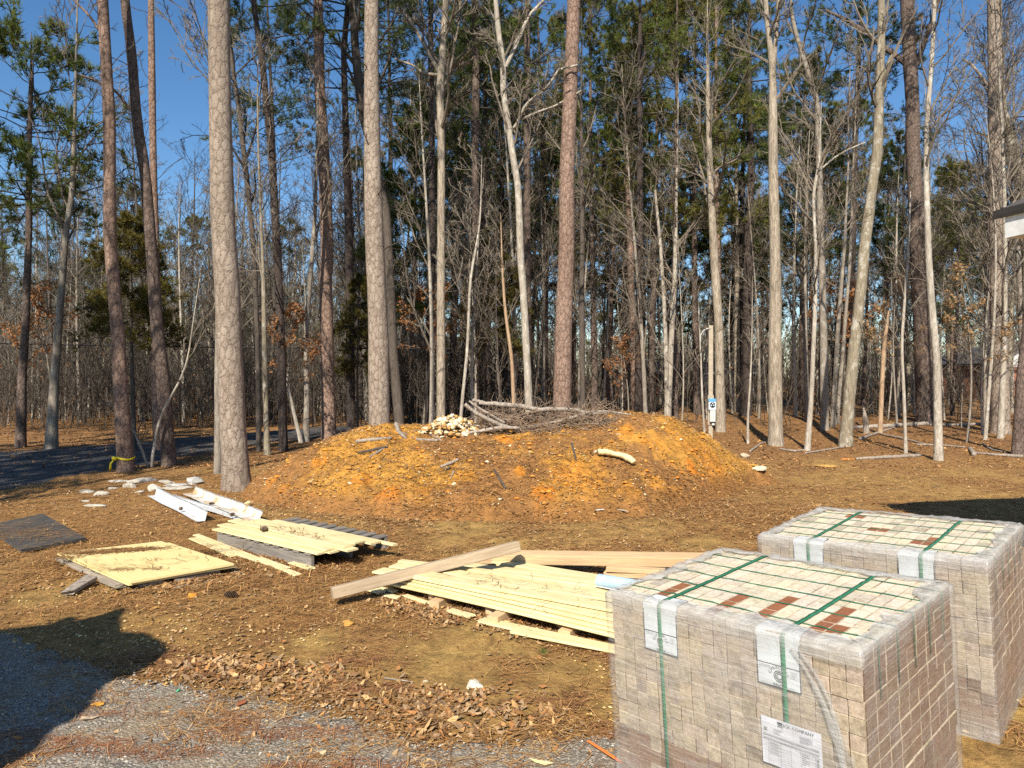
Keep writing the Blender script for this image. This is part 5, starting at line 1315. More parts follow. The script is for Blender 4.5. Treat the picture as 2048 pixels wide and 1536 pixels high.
# sticks and logs
def stick(name, label, cat, pix, wpx, mat, z=0.0, d=None, group=None, seed=0, onmound=False):
    pts = []
    for a, b in pix:
        q = P(a, b, d) if d else hit(a, b)
        pts.append(q if d else q + np.array([0, 0, z]))
    pts = np.array(pts); dist = pts[:, 1].mean(); rad = np.array(wpx, float) / 2 / FPX * dist
    if not d: pts[:, 2] += rad * .6
    o0 = pts.mean(0)
    L = np.concatenate([[0], np.cumsum(np.linalg.norm(np.diff(pts, axis=0), axis=1))]); n = 26; q = np.linspace(0, L[-1], n)
    p = np.stack([np.interp(q, L, pts[:, i]) for i in range(3)], 1); r = np.interp(q, L, rad if len(rad) == len(L) else np.linspace(rad[0], rad[-1], len(L)))
    p[1:-1] += R.normal(0, 1, (n - 2, 3)) * (r[1:-1, None] * .07)
    V, F = tubes((p - o0)[None], (r * (1 + R.normal(0, .022, n)))[None], 9, True)
    return tag(link(name, Geo().add(V, F).mesh(name, [mat]), None, tuple(o0)), label, cat, group)
D_ = MAT['deadwood']
MAT['brush'] = bark_smooth('brush_bark', (.14, .095, .065), (.31, .225, .155), (.36, .29, .22), .7)
BR = 'limbs on the brush heap'
stick('fallen_limb', 'longest grey limb lying along the top of the brush heap', 'limb', [(958, 806), (990, 808), (1040, 812), (1080, 820), (1110, 818), (1150, 820), (1180, 828), (1215, 826)], (6, 10, 10, 9, 9, 8, 7, 5), D_, d=12.0, group=BR)
stick('fallen_limb', 'thin limb running on right from the longest one', 'limb', [(1175, 824), (1210, 822), (1240, 826), (1262, 830)], (5, 4, 4, 3), D_, d=12.1, group=BR)
stick('fallen_limb', 'thick limb slanting down right in front of the rock heap', 'limb', [(930, 808), (950, 825), (975, 838), (1000, 850), (1036, 862)], (7, 8, 8, 9, 9), D_, d=11.5, group=BR)
stick('fallen_limb', 'limb beside the slanting one, its twin above', 'limb', [(938, 802), (960, 818), (985, 832), (1010, 846)], (4, 6, 6, 5), D_, d=11.6, group=BR)
stick('fallen_limb', 'grey limb along the front foot of the brush heap', 'limb', [(925, 868), (960, 862), (1000, 855), (1040, 856)], (5, 7, 8, 6), D_, d=11.4, group=BR)
stick('fallen_limb', 'pale limb at the front right of brush heap', 'limb', [(1040, 858), (1090, 848), (1140, 836), (1180, 824)], (4, 5, 5, 4), D_, d=11.8, group=BR)
stick('fallen_limb', 'thin forked limb poking up left of the brush heap', 'limb', [(945, 800), (965, 804), (985, 812)], (7, 6, 4), D_, d=12.2, group=BR)
stick('fallen_limb', 'dark limb at the back of the brush heap', 'limb', [(1000, 832), (1050, 838), (1100, 836), (1150, 830)], (5, 6, 6, 4), MAT['darkbark'], d=12.2, group=BR)
def brush():
    g = Geo(); n = 330
    cx0, cx1 = P(962, 840, 12)[0], P(1215, 840, 12)[0]
    x = R.uniform(cx0, cx1, n); y = R.uniform(11.4, 12.6, n); t = (x - cx0) / (cx1 - cx0)
    zt_ = surf(x, y); h = (.27 - .17 * t) * (.55 + .9 * (fbm(x * 2.5, y * 2.5, 501, 3) + .5)) * R.random(n)
    a = R.normal(0, .7, n) + (R.random(n) < .5) * math.pi; L = R.uniform(.3, 1.0, n)
    dv = np.stack([np.cos(a), np.sin(a) * .6, R.normal(.0, .3, n)], 1); dv = unit(dv)
    N = 6; pts = np.empty((n, N, 3)); cur = dv; pts[:, 0] = np.stack([x, y, zt_ + h], 1) - dv * L[:, None] * .5
    for s in range(1, N):
        cur = unit(cur + R.normal(0, .2, cur.shape)); pts[:, s] = pts[:, s - 1] + cur * L[:, None] / (N - 1)
    pts[..., 2] = np.maximum(pts[..., 2], surf(pts[..., 0], pts[..., 1]) + .005)
    rad = R.uniform(.004, .011, (n, 1)) * np.linspace(1, .4, N)
    V, F = tubes(pts, rad, 4); g.add(V, F)
    P2, R2 = children(pts, rad, 4, .2, 1, 45, .4, .6, 4, .05, .25); V, F = tubes(P2, np.maximum(R2, .0028), 3); g.add(V, F)
    return g.mesh('brush', [MAT['brush']], False)
tag(link('brush_tangle', brush()), None, None, kind='stuff')
for pix, wp, mt_, lab in [([(712, 886), (745, 883), (782, 879)], (7, 8, 6), D_, 'thick grey stick high on the left of the mound'), ([(716, 908), (750, 902), (772, 896)], (4, 6, 4), MAT['darkbark'], 'dark stick below the thick grey one on the mound'), ([(740, 917), (758, 906), (776, 893)], (5, 6, 3), D_, 'pale stick slanting below the dark stick on mound'),
                          ([(792, 852), (798, 868), (812, 880)], (10, 9, 5), D_, 'split grey stump end standing on the mound crest'), ([(806, 868), (835, 882), (876, 884)], (4, 6, 6), D_, 'grey stick lying right of the split stump end'), ([(860, 872), (872, 876), (884, 884)], (4, 4, 3), D_, 'short pale stick left of rock heap foot'),
                          ([(882, 936), (900, 930), (916, 922)], (5, 7, 6), D_, 'grey stub of branch in the middle of the slope'), ([(886, 944), (900, 938)], (4, 5), MAT['darkbark'], 'dark stub just under the grey branch stub'), ([(902, 958), (908, 944)], (3, 4), D_, 'thin upright chip below the branch stubs'),
                          ([(988, 941), (1000, 962), (1012, 980)], (4, 5, 5), MAT['darkbark'], 'black stick pointing downhill in mid slope'), ([(1143, 890), (1148, 906), (1152, 922)], (5, 4, 3), MAT['darkbark'], 'dim stick right of the middle near the crest'), ([(925, 1195), (932, 1190)], (3, 3), D_, 'twig end by the long yellow pile'),
                          ([(328, 1180), (360, 1178), (396, 1164)], (3, 4, 2), D_, 'forked twig on the leaves before the yellow sheets'), ([(768, 1360), (800, 1364), (826, 1368)], (3, 3, 2), D_, 'thin stick on the leaf edge of the drive'),
                          ([(1500, 905), (1520, 890), (1540, 882)], (4, 4, 3), D_, 'bent pale stick left of the pale forked trunk foot'), ([(1560, 900), (1590, 904), (1608, 902)], (4, 4, 4), D_, 'stick right of the pale forked trunk foot'), ([(1610, 908), (1650, 902), (1690, 895)], (3, 4, 3), D_, 'long stick before the leaning mossy trunk'),
                          ([(1712, 920), (1760, 918), (1840, 914)], (5, 7, 8), D_, 'grey log lying before the thin white stem'), ([(1690, 858), (1760, 856), (1860, 850)], (6, 9, 9), D_, 'long pale log lying behind the broken snag'), ([(1860, 852), (1920, 852), (1960, 850)], (5, 6, 6), D_, 'grey log right of the heavy forking pine'),
                          ([(1720, 880), (1760, 866), (1790, 856)], (5, 5, 3), D_, 'limb slanting at the foot of tan snag'), ([(1760, 870), (1800, 878), (1850, 890)], (5, 5, 3), D_, 'limb pointing right from the foot of tan snag'), ([(1950, 908), (1990, 912), (2046, 916)], (5, 6, 7), D_, 'log at the right edge below the eave'),
                          ([(1940, 900), (1948, 912)], (8, 9), D_, 'short upright stump near right edge log'), ([(1965, 890), (1985, 902), (2010, 906)], (4, 4, 3), D_, 'crooked stick behind the right edge log'), ([(1832, 890), (1880, 892), (1930, 896)], (3, 4, 3), D_, 'thin stick behind the thin twisting right trunk')]:
    stick('fallen_stick' if 'log' not in lab else 'fallen_log', lab, 'stick' if 'log' not in lab else 'log', pix, wp, mt_, .01)
stick('pale_log', 'short bark-free yellow log lying on the mound slope', 'log', [(1197, 915), (1212, 916), (1228, 919), (1246, 923), (1258, 930), (1268, 936)], (12, 13, 10, 12, 15, 11), plain('peeled_log', (.66, .54, .30), .7), .06)
# splintered orange leaf, wood shard, scraps
def flake(name, label, cat, px, py, L, W, mat, rz, n=7, seed=0):
    rr = np.random.default_rng(seed); q = hit(px, py); a = np.linspace(0, 2 * math.pi, n, endpoint=False)
    r = rr.uniform(.7, 1.1, n); V = np.stack([np.cos(a) * r * L / 2, np.sin(a) * r * W / 2, rr.uniform(.004, .02, n)], 1)
    V = np.concatenate([V, V + np.array([0, 0, .004]), [[0, 0, .008], [0, 0, .018]]])
    i = np.arange(n); F = [np.stack([i, (i + 1) % n, (i + 1) % n + n, i + n], 1), np.concatenate([np.stack([i + n, (i + 1) % n + n, np.full(n, 2 * n + 1)], 1), np.stack([(i + 1) % n, i, np.full(n, 2 * n)], 1)])]
    o = link(name, Geo().add(V, F).mesh(name, [mat], False), None, tuple(q + np.array([0, 0, .012]))); o.rotation_euler = (0, 0, rz); return tag(o, label, cat)
flake('dry_leaf', 'curled orange leaf at the edge of the left shadow', 'leaf', 196, 1417, .085, .05, plain('orange_leaf', (.62, .30, .05)), .3, 9, 3)
flake('wood_shard', 'pale flat wood shard at the edge of the left shadow', 'wood shard', 176, 1446, .105, .035, MAT['tanwood'], .35, 6, 4)
flake('wood_shard', 'yellow offcut at the bottom edge of the drive', 'wood shard', 1080, 1533, .12, .05, Y, -.2, 6, 5)
flake('plastic_scrap', 'tiny green plastic scrap on the gravel drive', 'scrap', 357, 1389, .03, .02, plain('green_scrap', (.08, .42, .20), .3), 0, 6, 6)
flake('rust_leaf', 'reddish flat leaf on the gravel drive', 'leaf', 482, 1415, .06, .045, plain('red_leaf', (.32, .10, .045)), .8, 8, 7)
flake('paper_scrap', 'crumpled white scrap at the foot of mound, left one', 'scrap', 1200, 1023, .14, .07, MAT['white'], .2, 8, 8)
flake('paper_scrap', 'white strip of scrap at the foot of mound, right one', 'scrap', 1241, 1024, .22, .05, MAT['white'], -.6, 8, 9)
q0, q1 = hit(1176, 1494), hit(1246, 1540)
o = frame_obj('marking_tape', Geo().add(*cham(-.5 * np.linalg.norm(q1 - q0), .5 * np.linalg.norm(q1 - q0), -.008, .008, 0, .004, .001)).mesh('marking_tape', [MAT['orange_tape']], False), (q0 + q1) / 2 + np.array([0, 0, .03]), q1 - q0); tag(o, 'orange tape on the gravel beside the front bricks', 'tape')
# small green weed
g = Geo(); n = 30; V, F = tufts(np.zeros((n, 3)), np.stack([R.normal(0, .5, n), R.normal(0, .5, n), np.ones(n) * .6], 1), 1, .07, .006, .3); g.add(V, F)
tag(link('green_weed', g.mesh('green_weed', [MAT['needle']], False), None, tuple(hit(1086, 1310))), 'tiny green weed on the bare ochre patch', 'weed')
# yellow ribbon round the ribboned pine
q = P(250, 916, 13.6 - .16); g = Geo()
a = np.linspace(0, 2 * math.pi, 25); ctr = P(251, 916, 13.6); ring = np.stack([ctr[0] + .165 * np.cos(a), ctr[1] + .165 * np.sin(a), ctr[2] + .02 * np.sin(a * 2)], 1) - ctr
V = np.concatenate([ring + np.array([0, 0, -.015]), ring + np.array([0, 0, .02])]); i = np.arange(24); g.add(V, np.stack([i, i + 1, i + 26, i + 25], 1))
tail = np.array([[-.14, -.08, 0], [-.17, -.10, 0], [-.20, -.12, -.10], [-.23, -.13, -.09], [-.20, -.12, -.20], [-.24, -.14, -.22]]); g.add(tail, np.array([[0, 1, 3, 2], [2, 3, 5, 4]]))
knot, kf = box(-.18, -.10, -.15, -.09, -.03, .04); g.add(knot, kf)
o = link('yellow_ribbon', g.mesh('yellow_ribbon', [MAT['yellow_tape']]), None, tuple(ctr)); md = o.modifiers.new('thickness', 'SOLIDIFY'); md.thickness = .004
tag(o, 'yellow ribbon knotted round the foot of reddish pine', 'ribbon')

# ------------------------------------------------------------------ meter post
b0 = hit(1421, 893); X0, Y0, Z0 = b0[0], 19.4, float(surf(b0[0], 19.4))
s = 19.4 / FPX
post = empty('meter_post', (P(1421, 880, 19.4)[0], Y0, Z0), -.12, 'timber post carrying a blue meter panel and grey box', 'utility post')
zt = P(1421, 651, 19.4)[2] - Z0
V, F = cham(-.062, .055, -.05, .05, -.3, zt, .006); part('post', Geo().add(V, F).mesh('post', [MAT['postwood']], False), post)
z1, z2 = P(1421, 850, 19.4)[2] - Z0, P(1421, 790, 19.4)[2] - Z0
V, F = cham(-.085, .075, -.075, -.052, z1, z2, .004); part('backboard', Geo().add(V, F).mesh('backboard', [MAT['postwood']], False), post)
zc, zd, ze = P(1421, 819, 19.4)[2] - Z0, P(1421, 797, 19.4)[2] - Z0, P(1421, 803, 19.4)[2] - Z0
V, F = cham(-.075, .115, -.19, -.078, zc, ze - .003, .008); mp = part('meter_panel', Geo().add(V, F).mesh('meter_panel', [MAT['paleblue']], False), post)
V, F = cham(-.075, .115, -.19, -.078, ze, zd, .008); part('panel_top', Geo().add(V, F).mesh('panel_top', [MAT['blue']], False), post)
def disc(r, d, x, y, z, n=28):
    a = np.arange(n) * 2 * math.pi / n; c = np.stack([x + r * np.cos(a), np.full(n, y), z + r * np.sin(a)], 1)
    V = np.concatenate([c, c - np.array([0, d, 0])]); i = np.arange(n)
    return V, [np.stack([i, (i + 1) % n, (i + 1) % n + n, i + n], 1), np.array([list(range(n, 2 * n))[::-1]])]
g = Geo(); zm = (zc + ze) / 2 + .035; V, F = disc(.066, .035, .02, -.191, zm); g.add(V, F, 0)
for a0 in (90, 210, 330):                      # three pale blades on the dark dial
    a = np.radians(np.linspace(a0 - 24, a0 + 24, 6)); r1, r2 = .018, .050
    V = np.stack([np.concatenate([.02 + r1 * np.cos(a), .02 + r2 * np.cos(a[::-1])]), np.full(12, -.2285), np.concatenate([zm + r1 * np.sin(a), zm + r2 * np.sin(a[::-1])])], 1); g.add(V, np.array([list(range(12))]), 1)
o = part('meter_dial', g.mesh('meter_dial', [MAT['blackp'], MAT['paleblue']], False), mp)
V, F = cham(-.045, .105, -.175, -.077, P(1421, 843, 19.4)[2] - Z0, zc - .012, .008); part('lower_box', Geo().add(V, F).mesh('lower_box', [MAT['greybox']], False), post)
V, F = cham(.02, .09, -.13, -.077, P(1421, 850, 19.4)[2] - Z0, P(1421, 846, 19.4)[2] - Z0, .006); part('cable_gland', Geo().add(V, F).mesh('cable_gland', [MAT['greybox']], False), post)
cp = np.array([[-.01, -.06, zt - .08], [-.12, -.08, zt - .09], [-.22, -.09, zt - .15], [-.29, -.08, zt - .28], [-.28, -.06, zt - .45]]); V, F = tubes(cp[None], np.full((1, 5), .012), 8); part('service_cable', Geo().add(V, F).mesh('service_cable', [MAT['greybox']]), post)
# wire across the left
wp = np.array([P(-300, 684, 24), P(0, 687, 24), P(210, 691.5, 24), P(430, 695, 24), P(640, 697, 24), P(900, 698, 24.5)])
V, F = tubes((wp - wp[0])[None], np.full((1, 6), .02), 6); tag(link('power_line', Geo().add(V, F).mesh('power_line', [MAT['wire']]), None, tuple(wp[0])), 'thin black power line strung across the left woods', 'power line')

# ------------------------------------------------------------------ houses
def house(name, label, x, y, w_, d_, h, roofh, wall, rz, wins=(), porch=False, gable_front=False):
    z = float(T(x, y)); r = empty(name, (x, y, z), rz, label, 'house')
    V, F = box(-w_ / 2, w_ / 2, 0, d_, -.5, h); part('wall', Geo().add(V, F).mesh('wall', [wall], False), r)
    if gable_front:
        V = np.array([[-w_ / 2 - .35, -.4, h - .05], [0, -.4, h + roofh], [w_ / 2 + .35, -.4, h - .05], [-w_ / 2 - .35, d_ + .4, h - .05], [0, d_ + .4, h + roofh], [w_ / 2 + .35, d_ + .4, h - .05]])
        gf = np.array([[-w_ / 2, -.01, h], [w_ / 2, -.01, h], [0, -.01, h + roofh - .12]]); part('gable', Geo().add(gf, np.array([[0, 1, 2]])).mesh('gable', [MAT['white']], False), r)
        Fq = np.array([[0, 1, 4, 3], [1, 2, 5, 4]])
    else:
        V = np.array([[-w_ / 2 - .4, -.45, h - .05], [w_ / 2 + .4, -.45, h - .05], [w_ / 2 + .4, d_ / 2, h + roofh], [-w_ / 2 - .4, d_ / 2, h + roofh], [-w_ / 2 - .4, d_ + .45, h - .05], [w_ / 2 + .4, d_ + .45, h - .05]])
        Fq = np.array([[0, 1, 2, 3], [3, 2, 5, 4]])
    V2 = np.concatenate([V, V + np.array([0, 0, .14])]); k = len(V)
    ro = part('roof', Geo().add(V2, np.concatenate([Fq[:, ::-1], Fq + k])).mesh('roof', [MAT['roof_dark']], False), r)
    V, F = box(-w_ / 2 - .4, w_ / 2 + .4, -.50, -.455, h - .14, h + .06); part('fascia', Geo().add(V, F).mesh('fascia', [MAT['white']], False), r)
    for wx, wz, ww, wh in wins:
        V, F = box(wx - ww / 2 - .07, wx + ww / 2 + .07, -.05, -.003, wz - .07, wz + wh + .07); f = part('window', Geo().add(V, F).mesh('window', [MAT['white']], False), r)
        V, F = box(wx - ww / 2, wx + ww / 2, -.065, -.052, wz, wz + wh); part('pane', Geo().add(V, F).mesh('pane', [MAT['glass_dark']], False), f)
    if porch:
        for k in range(9):
            V, F = box(w_ / 2 - 2.4 + k * .28, w_ / 2 - 2.34 + k * .28, -1.2, -1.14, .3, 1.2); part('porch_baluster', Geo().add(V, F).mesh('porch_baluster', [MAT['white']], False), r)
        V, F = box(w_ / 2 - 2.5, w_ / 2 + .1, -1.22, -1.12, 1.2, 1.28); part('porch_rail', Geo().add(V, F).mesh('porch_rail', [MAT['white']], False), r)
    return r
house('house', 'pale sided house far behind the trees, left of the mound top', P(835, 780, 47)[0], 47, 8.5, 6, 2.5, 1.9, MAT['siding'], .12, [(-2.6, .9, .9, 1.2), (-.2, .9, .9, 1.2), (1.8, .9, .9, 1.2)], True)
house('shed', 'small pale shed far behind, right of the meter post', P(1462, 780, 58)[0], 58, 3.6, 4, 1.9, .8, MAT['siding'], -.1)
house('house', 'low rust brick house deep in the woods behind right hump', P(1315, 780, 60)[0], 66, 4, 5, 2.2, 1.2, MAT['rustbrick'], 0, [(0, .9, 1.0, 1.1)])
house('house', 'house with white gable far off at the right edge', P(2040, 780, 52)[0], 52, 5, 6, 2.5, 1.3, MAT['rustbrick'], .1, [(-1.0, .9, .8, 1.1)], False, True)

# the house beside the drive: only the corner of its eave shows, at upper right
ex, ey, ez = P(2010, 476, 6.4)
hz0 = float(T(5.5, 7))
hr = empty('house', (ex, ey, hz0), math.radians(12), 'near house at the right, only a dark gutter and white frieze corner in view', 'house')
zb_, zt_ = ez - hz0, P(2010, 430, 6.4)[2] - hz0
V, F = box(.0, 6.0, -7.5, .0, zb_, zt_); part('frieze', Geo().add(V, F).mesh('frieze', [MAT['white']], False), hr)
V, F = box(.42, 5.9, -7.4, -.45, -.3, zb_ - .002); part('wall', Geo().add(V, F).mesh('wall', [MAT['white']], False), hr)
# gutter: open trough along the left eave
pr = np.array([[-.005, 0], [-.026, .0], [-.03, .03], [-.03, .075], [-.026, .075], [-.024, .035], [-.022, .01], [-.012, .01], [-.012, .07], [-.005, .07]])
V = np.concatenate([np.stack([pr[:, 0], np.full(10, yy), pr[:, 1] + zt_ - .02], 1) for yy in (-7.5, .10)]); i = np.arange(10)
F = [np.stack([i, (i + 1) % 10, (i + 1) % 10 + 10, i + 10], 1), np.array([list(range(10))[::-1], list(range(10, 20))])]
part('gutter', Geo().add(V, F).mesh('gutter', [MAT['brown_metal']], False), hr)
V, F = box(-.02, 5.3, .006, .028, zt_ + .002, zt_ + .07); part('drip_edge', Geo().add(V, F).mesh('drip_edge', [MAT['brown_metal']], False), hr)
pit, zr = .62, zt_ + .06
rv = np.array([[-.02, .03, zr], [5.3, .03, zr], [5.3, -7.6, zr], [-.02, -7.6, zr], [2.6, -2.5, zr + 2.6 * pit], [2.6, -5.0, zr + 2.6 * pit]])
V = np.concatenate([rv, rv[:4] - np.array([0, 0, .045])])
F = [np.array([[0, 4, 1], [2, 5, 3]])[:, ::-1], np.array([[1, 4, 5, 2], [3, 5, 4, 0]])[:, ::-1], np.array([[0, 1, 7, 6], [1, 2, 8, 7], [2, 3, 9, 8], [3, 0, 6, 9], [6, 7, 8, 9]])]
part('roof', Geo().add(V, F).mesh('roof', [MAT['roof_dark']], False), hr)

# added, unseen slab on posts, outlined to shade the left corner of the drive
def back_from(px, py, h):
    q = G(px, py); return q[:2] - SHADOW * h / math.tan(el)
out = [(-500, 1258), (-40, 1262), (110, 1246), (200, 1228), (250, 1211), (240, 1236), (244, 1262), (300, 1268), (334, 1288), (341, 1304), (322, 1322), (268, 1350), (226, 1364), (205, 1384), (180, 1422), (140, 1446), (112, 1462), (84, 1500), (20, 1540), (-60, 1620), (-700, 1620)]
q = np.array([back_from(a, b, 3.0) for a, b in out]); r0 = q[9]
pr_ = empty('shadow_caster', (r0[0], r0[1], 0), 0, 'added unseen slab beyond the left edge, outlined to cast the corner shadow', 'shadow_caster')
V = np.concatenate([np.c_[q - r0, np.full(len(q), 3.0)], np.c_[q - r0, np.full(len(q), 2.97)]]); k = len(q); i = np.arange(k)
part('shadow_slab', Geo().add(V, [np.array([list(range(k))[::-1], list(range(k, 2 * k))]), np.stack([i, (i + 1) % k, (i + 1) % k + k, i + k], 1)]).mesh('shadow_slab', [MAT['roof_dark']], False), pr_)
for a in (4, 18):  # legs added under the made-up slab, also out of view
    p_ = (q[a] - r0) * .98 + (q[-1] - r0) * .02; V, F = cham(p_[0] - .3, p_[0] - .2, p_[1] - .25, p_[1] - .15, -.1, 2.969); part('post', Geo().add(V, F).mesh('post', [MAT['postwood']], False), pr_)

# ------------------------------------------------------------------ the two strapped and wrapped brick stacks
def brick_mat(name, lo, hi, spot, spot_at):
    m, b = M(name)
    co = b.coord(rnd=False)
    n1 = b.noise(co, 9, 5, .65); n2 = b.noise(co, 70, 4, .7); n3 = b.noise(co, 22, 4, .7, .8)
    c = b.mix(b.ramp(n2, [(.3, 0), (.7, 1)]), lo, hi)
    c = b.mix(b.ramp(b.math('ADD', b.math('MULTIPLY', n1, .5), b.math('MULTIPLY', n3, .5)), [(spot_at - .05, 0), (spot_at + .09, .62)]), c, spot)
    c = b.mix(1.0, c, b.tint(), 'MULTIPLY')
    b.col(c); b.rough(.92); b.bump(b.math('ADD', n2, n3), .5, .006)
    return m
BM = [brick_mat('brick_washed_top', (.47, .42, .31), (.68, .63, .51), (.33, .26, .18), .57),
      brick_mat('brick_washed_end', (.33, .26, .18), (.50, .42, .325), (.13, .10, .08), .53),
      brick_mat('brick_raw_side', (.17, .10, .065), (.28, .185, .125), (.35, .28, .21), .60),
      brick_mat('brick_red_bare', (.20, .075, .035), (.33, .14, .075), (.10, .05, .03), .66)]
MAT['strap'] = plain('green_strap', (.025, .17, .085), .35, 0, .15, 30, .5)
MAT['label'] = plain('label_paper', (.62, .66, .67), .5, 0, .04)
MAT['slip'] = plain('slip_paper', (.60, .61, .66), .4, 0, .04)
MAT['ink'] = plain('ink', (.045, .05, .06), .6)
MAT['greyink'] = plain('grey_ink', (.34, .35, .38), .6)
# stretch film: mostly clear, with white streaks where it is stretched and overlapped
m, b = M('stretch_film')
tc = b.coord('Object', (1, 1, 1), False)
sx = b.n('VectorMath', operation='MULTIPLY'); b.l(tc, sx.inputs[0]); sx.inputs[1].default_value = (3, 3, 60)
n1 = b.noise(sx.outputs[0], 2.2, 5, .7, .8); n2 = b.noise(tc, 4.0, 4, .6, .4); n3 = b.noise(tc, 26, 4, .7, 1.0)
tv = b.n('SeparateColor'); b.l(b.tint(), tv.inputs[0])
a_ = b.math('ADD', b.math('MULTIPLY', b.ramp(n1, [(.47, 0), (.70, 1)]), .34), b.math('MULTIPLY', b.ramp(n2, [(.45, 0), (.72, 1)]), .18))
a_ = b.math('ADD', b.math('ADD', a_, .06), b.math('MULTIPLY', tv.outputs[0], b.math('ADD', .16, b.math('MULTIPLY', n3, .6))))
a_ = b.math('MINIMUM', a_, .80)
b.b.inputs['Base Color'].default_value = (.57, .55, .515, 1); b.rough(.28); b.b.inputs['Specular IOR Level'].default_value = .5
b.bump(b.math('ADD', n1, b.math('MULTIPLY', n3, 1.2)), .7, .01)
tr = b.n('BsdfTransparent'); gl = b.n('BsdfGlossy'); gl.inputs['Roughness'].default_value = .12
mx = b.n('MixShader'); mx.inputs[0].default_value = .045; b.l(tr.outputs[0], mx.inputs[1]); b.l(gl.outputs[0], mx.inputs[2])
m2 = b.n('MixShader'); b.l(a_, m2.inputs[0]); b.l(mx.outputs[0], m2.inputs[1]); b.l(b.b.outputs[0], m2.inputs[2])
b.l(m2.outputs[0], b.t.nodes['Material Output'].inputs[0])
MAT['film'] = m
def text_geo(txt, size, font_w=1.0):
    cu = bpy.data.curves.new('text', 'FONT'); cu.body = txt; cu.size = size; cu.align_x = 'CENTER'; cu.resolution_u = 2
    ob = bpy.data.objects.new('text', cu); C.objects.link(ob); bpy.context.view_layer.update()
    me = bpy.data.meshes.new_from_object(ob.evaluated_get(bpy.context.evaluated_depsgraph_get()))
    V = np.empty(len(me.vertices) * 3); me.vertices.foreach_get('co', V); V = V.reshape(-1, 3)
    F = [np.array([list(p.vertices)]) for p in me.polygons]
    bpy.data.objects.remove(ob); bpy.data.curves.remove(cu); bpy.data.meshes.remove(me)
    return V, F
COL, ROW, LEN = .0558, .0575, .0995
def brick_stack(label, corner, yaw, tilt, nx, ny, nz, seed, torn, slip, reds):
    rr = np.random.default_rng(seed)
    La, Lb, H = nx * COL, ny * LEN, nz * ROW
    r = empty('brick_stack', corner, 0, label, 'brick stack')
    r.matrix_world = Matrix.Translation(Vector(corner)) @ Matrix.Rotation(-tilt, 4, 'Y') @ Matrix.Rotation(yaw, 4, 'Z')
    V0, F0 = cham(0, 1, 0, 1, 0, 1, .06)
    for k in range(nz):
        g = Geo(); long_ = (k < 5); z = k * ROW
        sh = rr.normal(0, .0010, 2) + (np.array([.004, .0]) if k == 5 else 0)
        for i in range(nx):
            for j in range(ny):
                if not (i in (0, nx - 1) or j in (0, ny - 1) or k == nz - 1): continue
                sx, sy = COL - .0009, LEN - .0012
                x, y = i * COL, j * LEN
                jit = rr.normal(0, .0009, 3); out = float(np.clip(rr.normal(0, .0022), -.003, .003)) if j == 0 else 0
                W = np.array([sx, sy, ROW - .0003]); V = V0.copy()
                c = .0024                               # constant chamfer
                for ax in range(3):
                    v = V[:, ax]; V[:, ax] = np.where(v < .03, 0, np.where(v > .97, W[ax], np.where(v < .5, c, W[ax] - c)))
                V = V + np.array([x + sh[0], y + sh[1] + out, z]) + jit * np.array([1, 1, .35])
                t = rr.uniform(.92, 1.10) * np.array([1, rr.uniform(.95, 1.0), rr.uniform(.88, 1.0)])
                if rr.random() < .10: t = t * rr.uniform(.70, .88)
                base = 2 if long_ and rr.random() < .95 else 1
                red = (i, j) in reds and k == nz - 1
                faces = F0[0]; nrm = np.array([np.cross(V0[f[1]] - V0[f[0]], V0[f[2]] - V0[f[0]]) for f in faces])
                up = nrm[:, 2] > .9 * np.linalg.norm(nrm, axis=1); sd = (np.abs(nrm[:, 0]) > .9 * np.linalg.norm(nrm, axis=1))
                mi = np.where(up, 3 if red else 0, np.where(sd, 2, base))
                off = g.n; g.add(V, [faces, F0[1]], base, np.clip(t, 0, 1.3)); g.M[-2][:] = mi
        part('brick_course', g.mesh('brick_course', BM, False), r)
    # straps: two broad ones front to back, five thin ones left to right
    for u in (.245 * La, .745 * La):
        y = np.concatenate([[-.0112, -.0122, -.0122], np.linspace(0.0, Lb, 26), [Lb + .005, Lb + .005]])
        zz = np.concatenate([[.02, H * .5, H - .01], np.full(26, H + .0065) + rr.normal(0, .0012, 26), [H - .01, .02]])
        x = np.full(len(y), u) + .004 * np.sin(np.linspace(0, 5, len(y)))
        Vv = np.concatenate([np.stack([x - .0085, y, zz], 1), np.stack([x + .0085, y, zz], 1)]); n = len(y); i = np.arange(n - 1)
        o = part('strap', Geo().add(Vv, np.stack([i, i + n, i + n + 1, i + 1], 1)).mesh('strap', [MAT['strap']]), r)
        md = o.modifiers.new('thickness', 'SOLIDIFY'); md.thickness = .0016; md.offset = 1
    for q in range(5):
        y0 = (q + .82) * Lb / 5.5
        x = np.concatenate([[-.005, -.005], np.linspace(0, La, 34), [La + .005, La + .005, La + .005]])
        zz = np.concatenate([[H - .16, H - .02], np.full(34, H + .0035) + rr.normal(0, .0012, 34), [H - .01, H - .08, H - .20]])
        y = y0 + .006 * np.sin(x * 5 + q) + rr.normal(0, .0012, len(x)); n = len(x); i = np.arange(n - 1)
        Vv = np.concatenate([np.stack([x, y - .0034, zz], 1), np.stack([x, y + .0034, zz], 1)])
        o = part('binding_band', Geo().add(Vv, np.stack([i + 1, i + n + 1, i + n, i], 1)).mesh('binding_band', [MAT['strap']]), r)
        md = o.modifiers.new('thickness', 'SOLIDIFY'); md.thickness = .0014; md.offset = -1
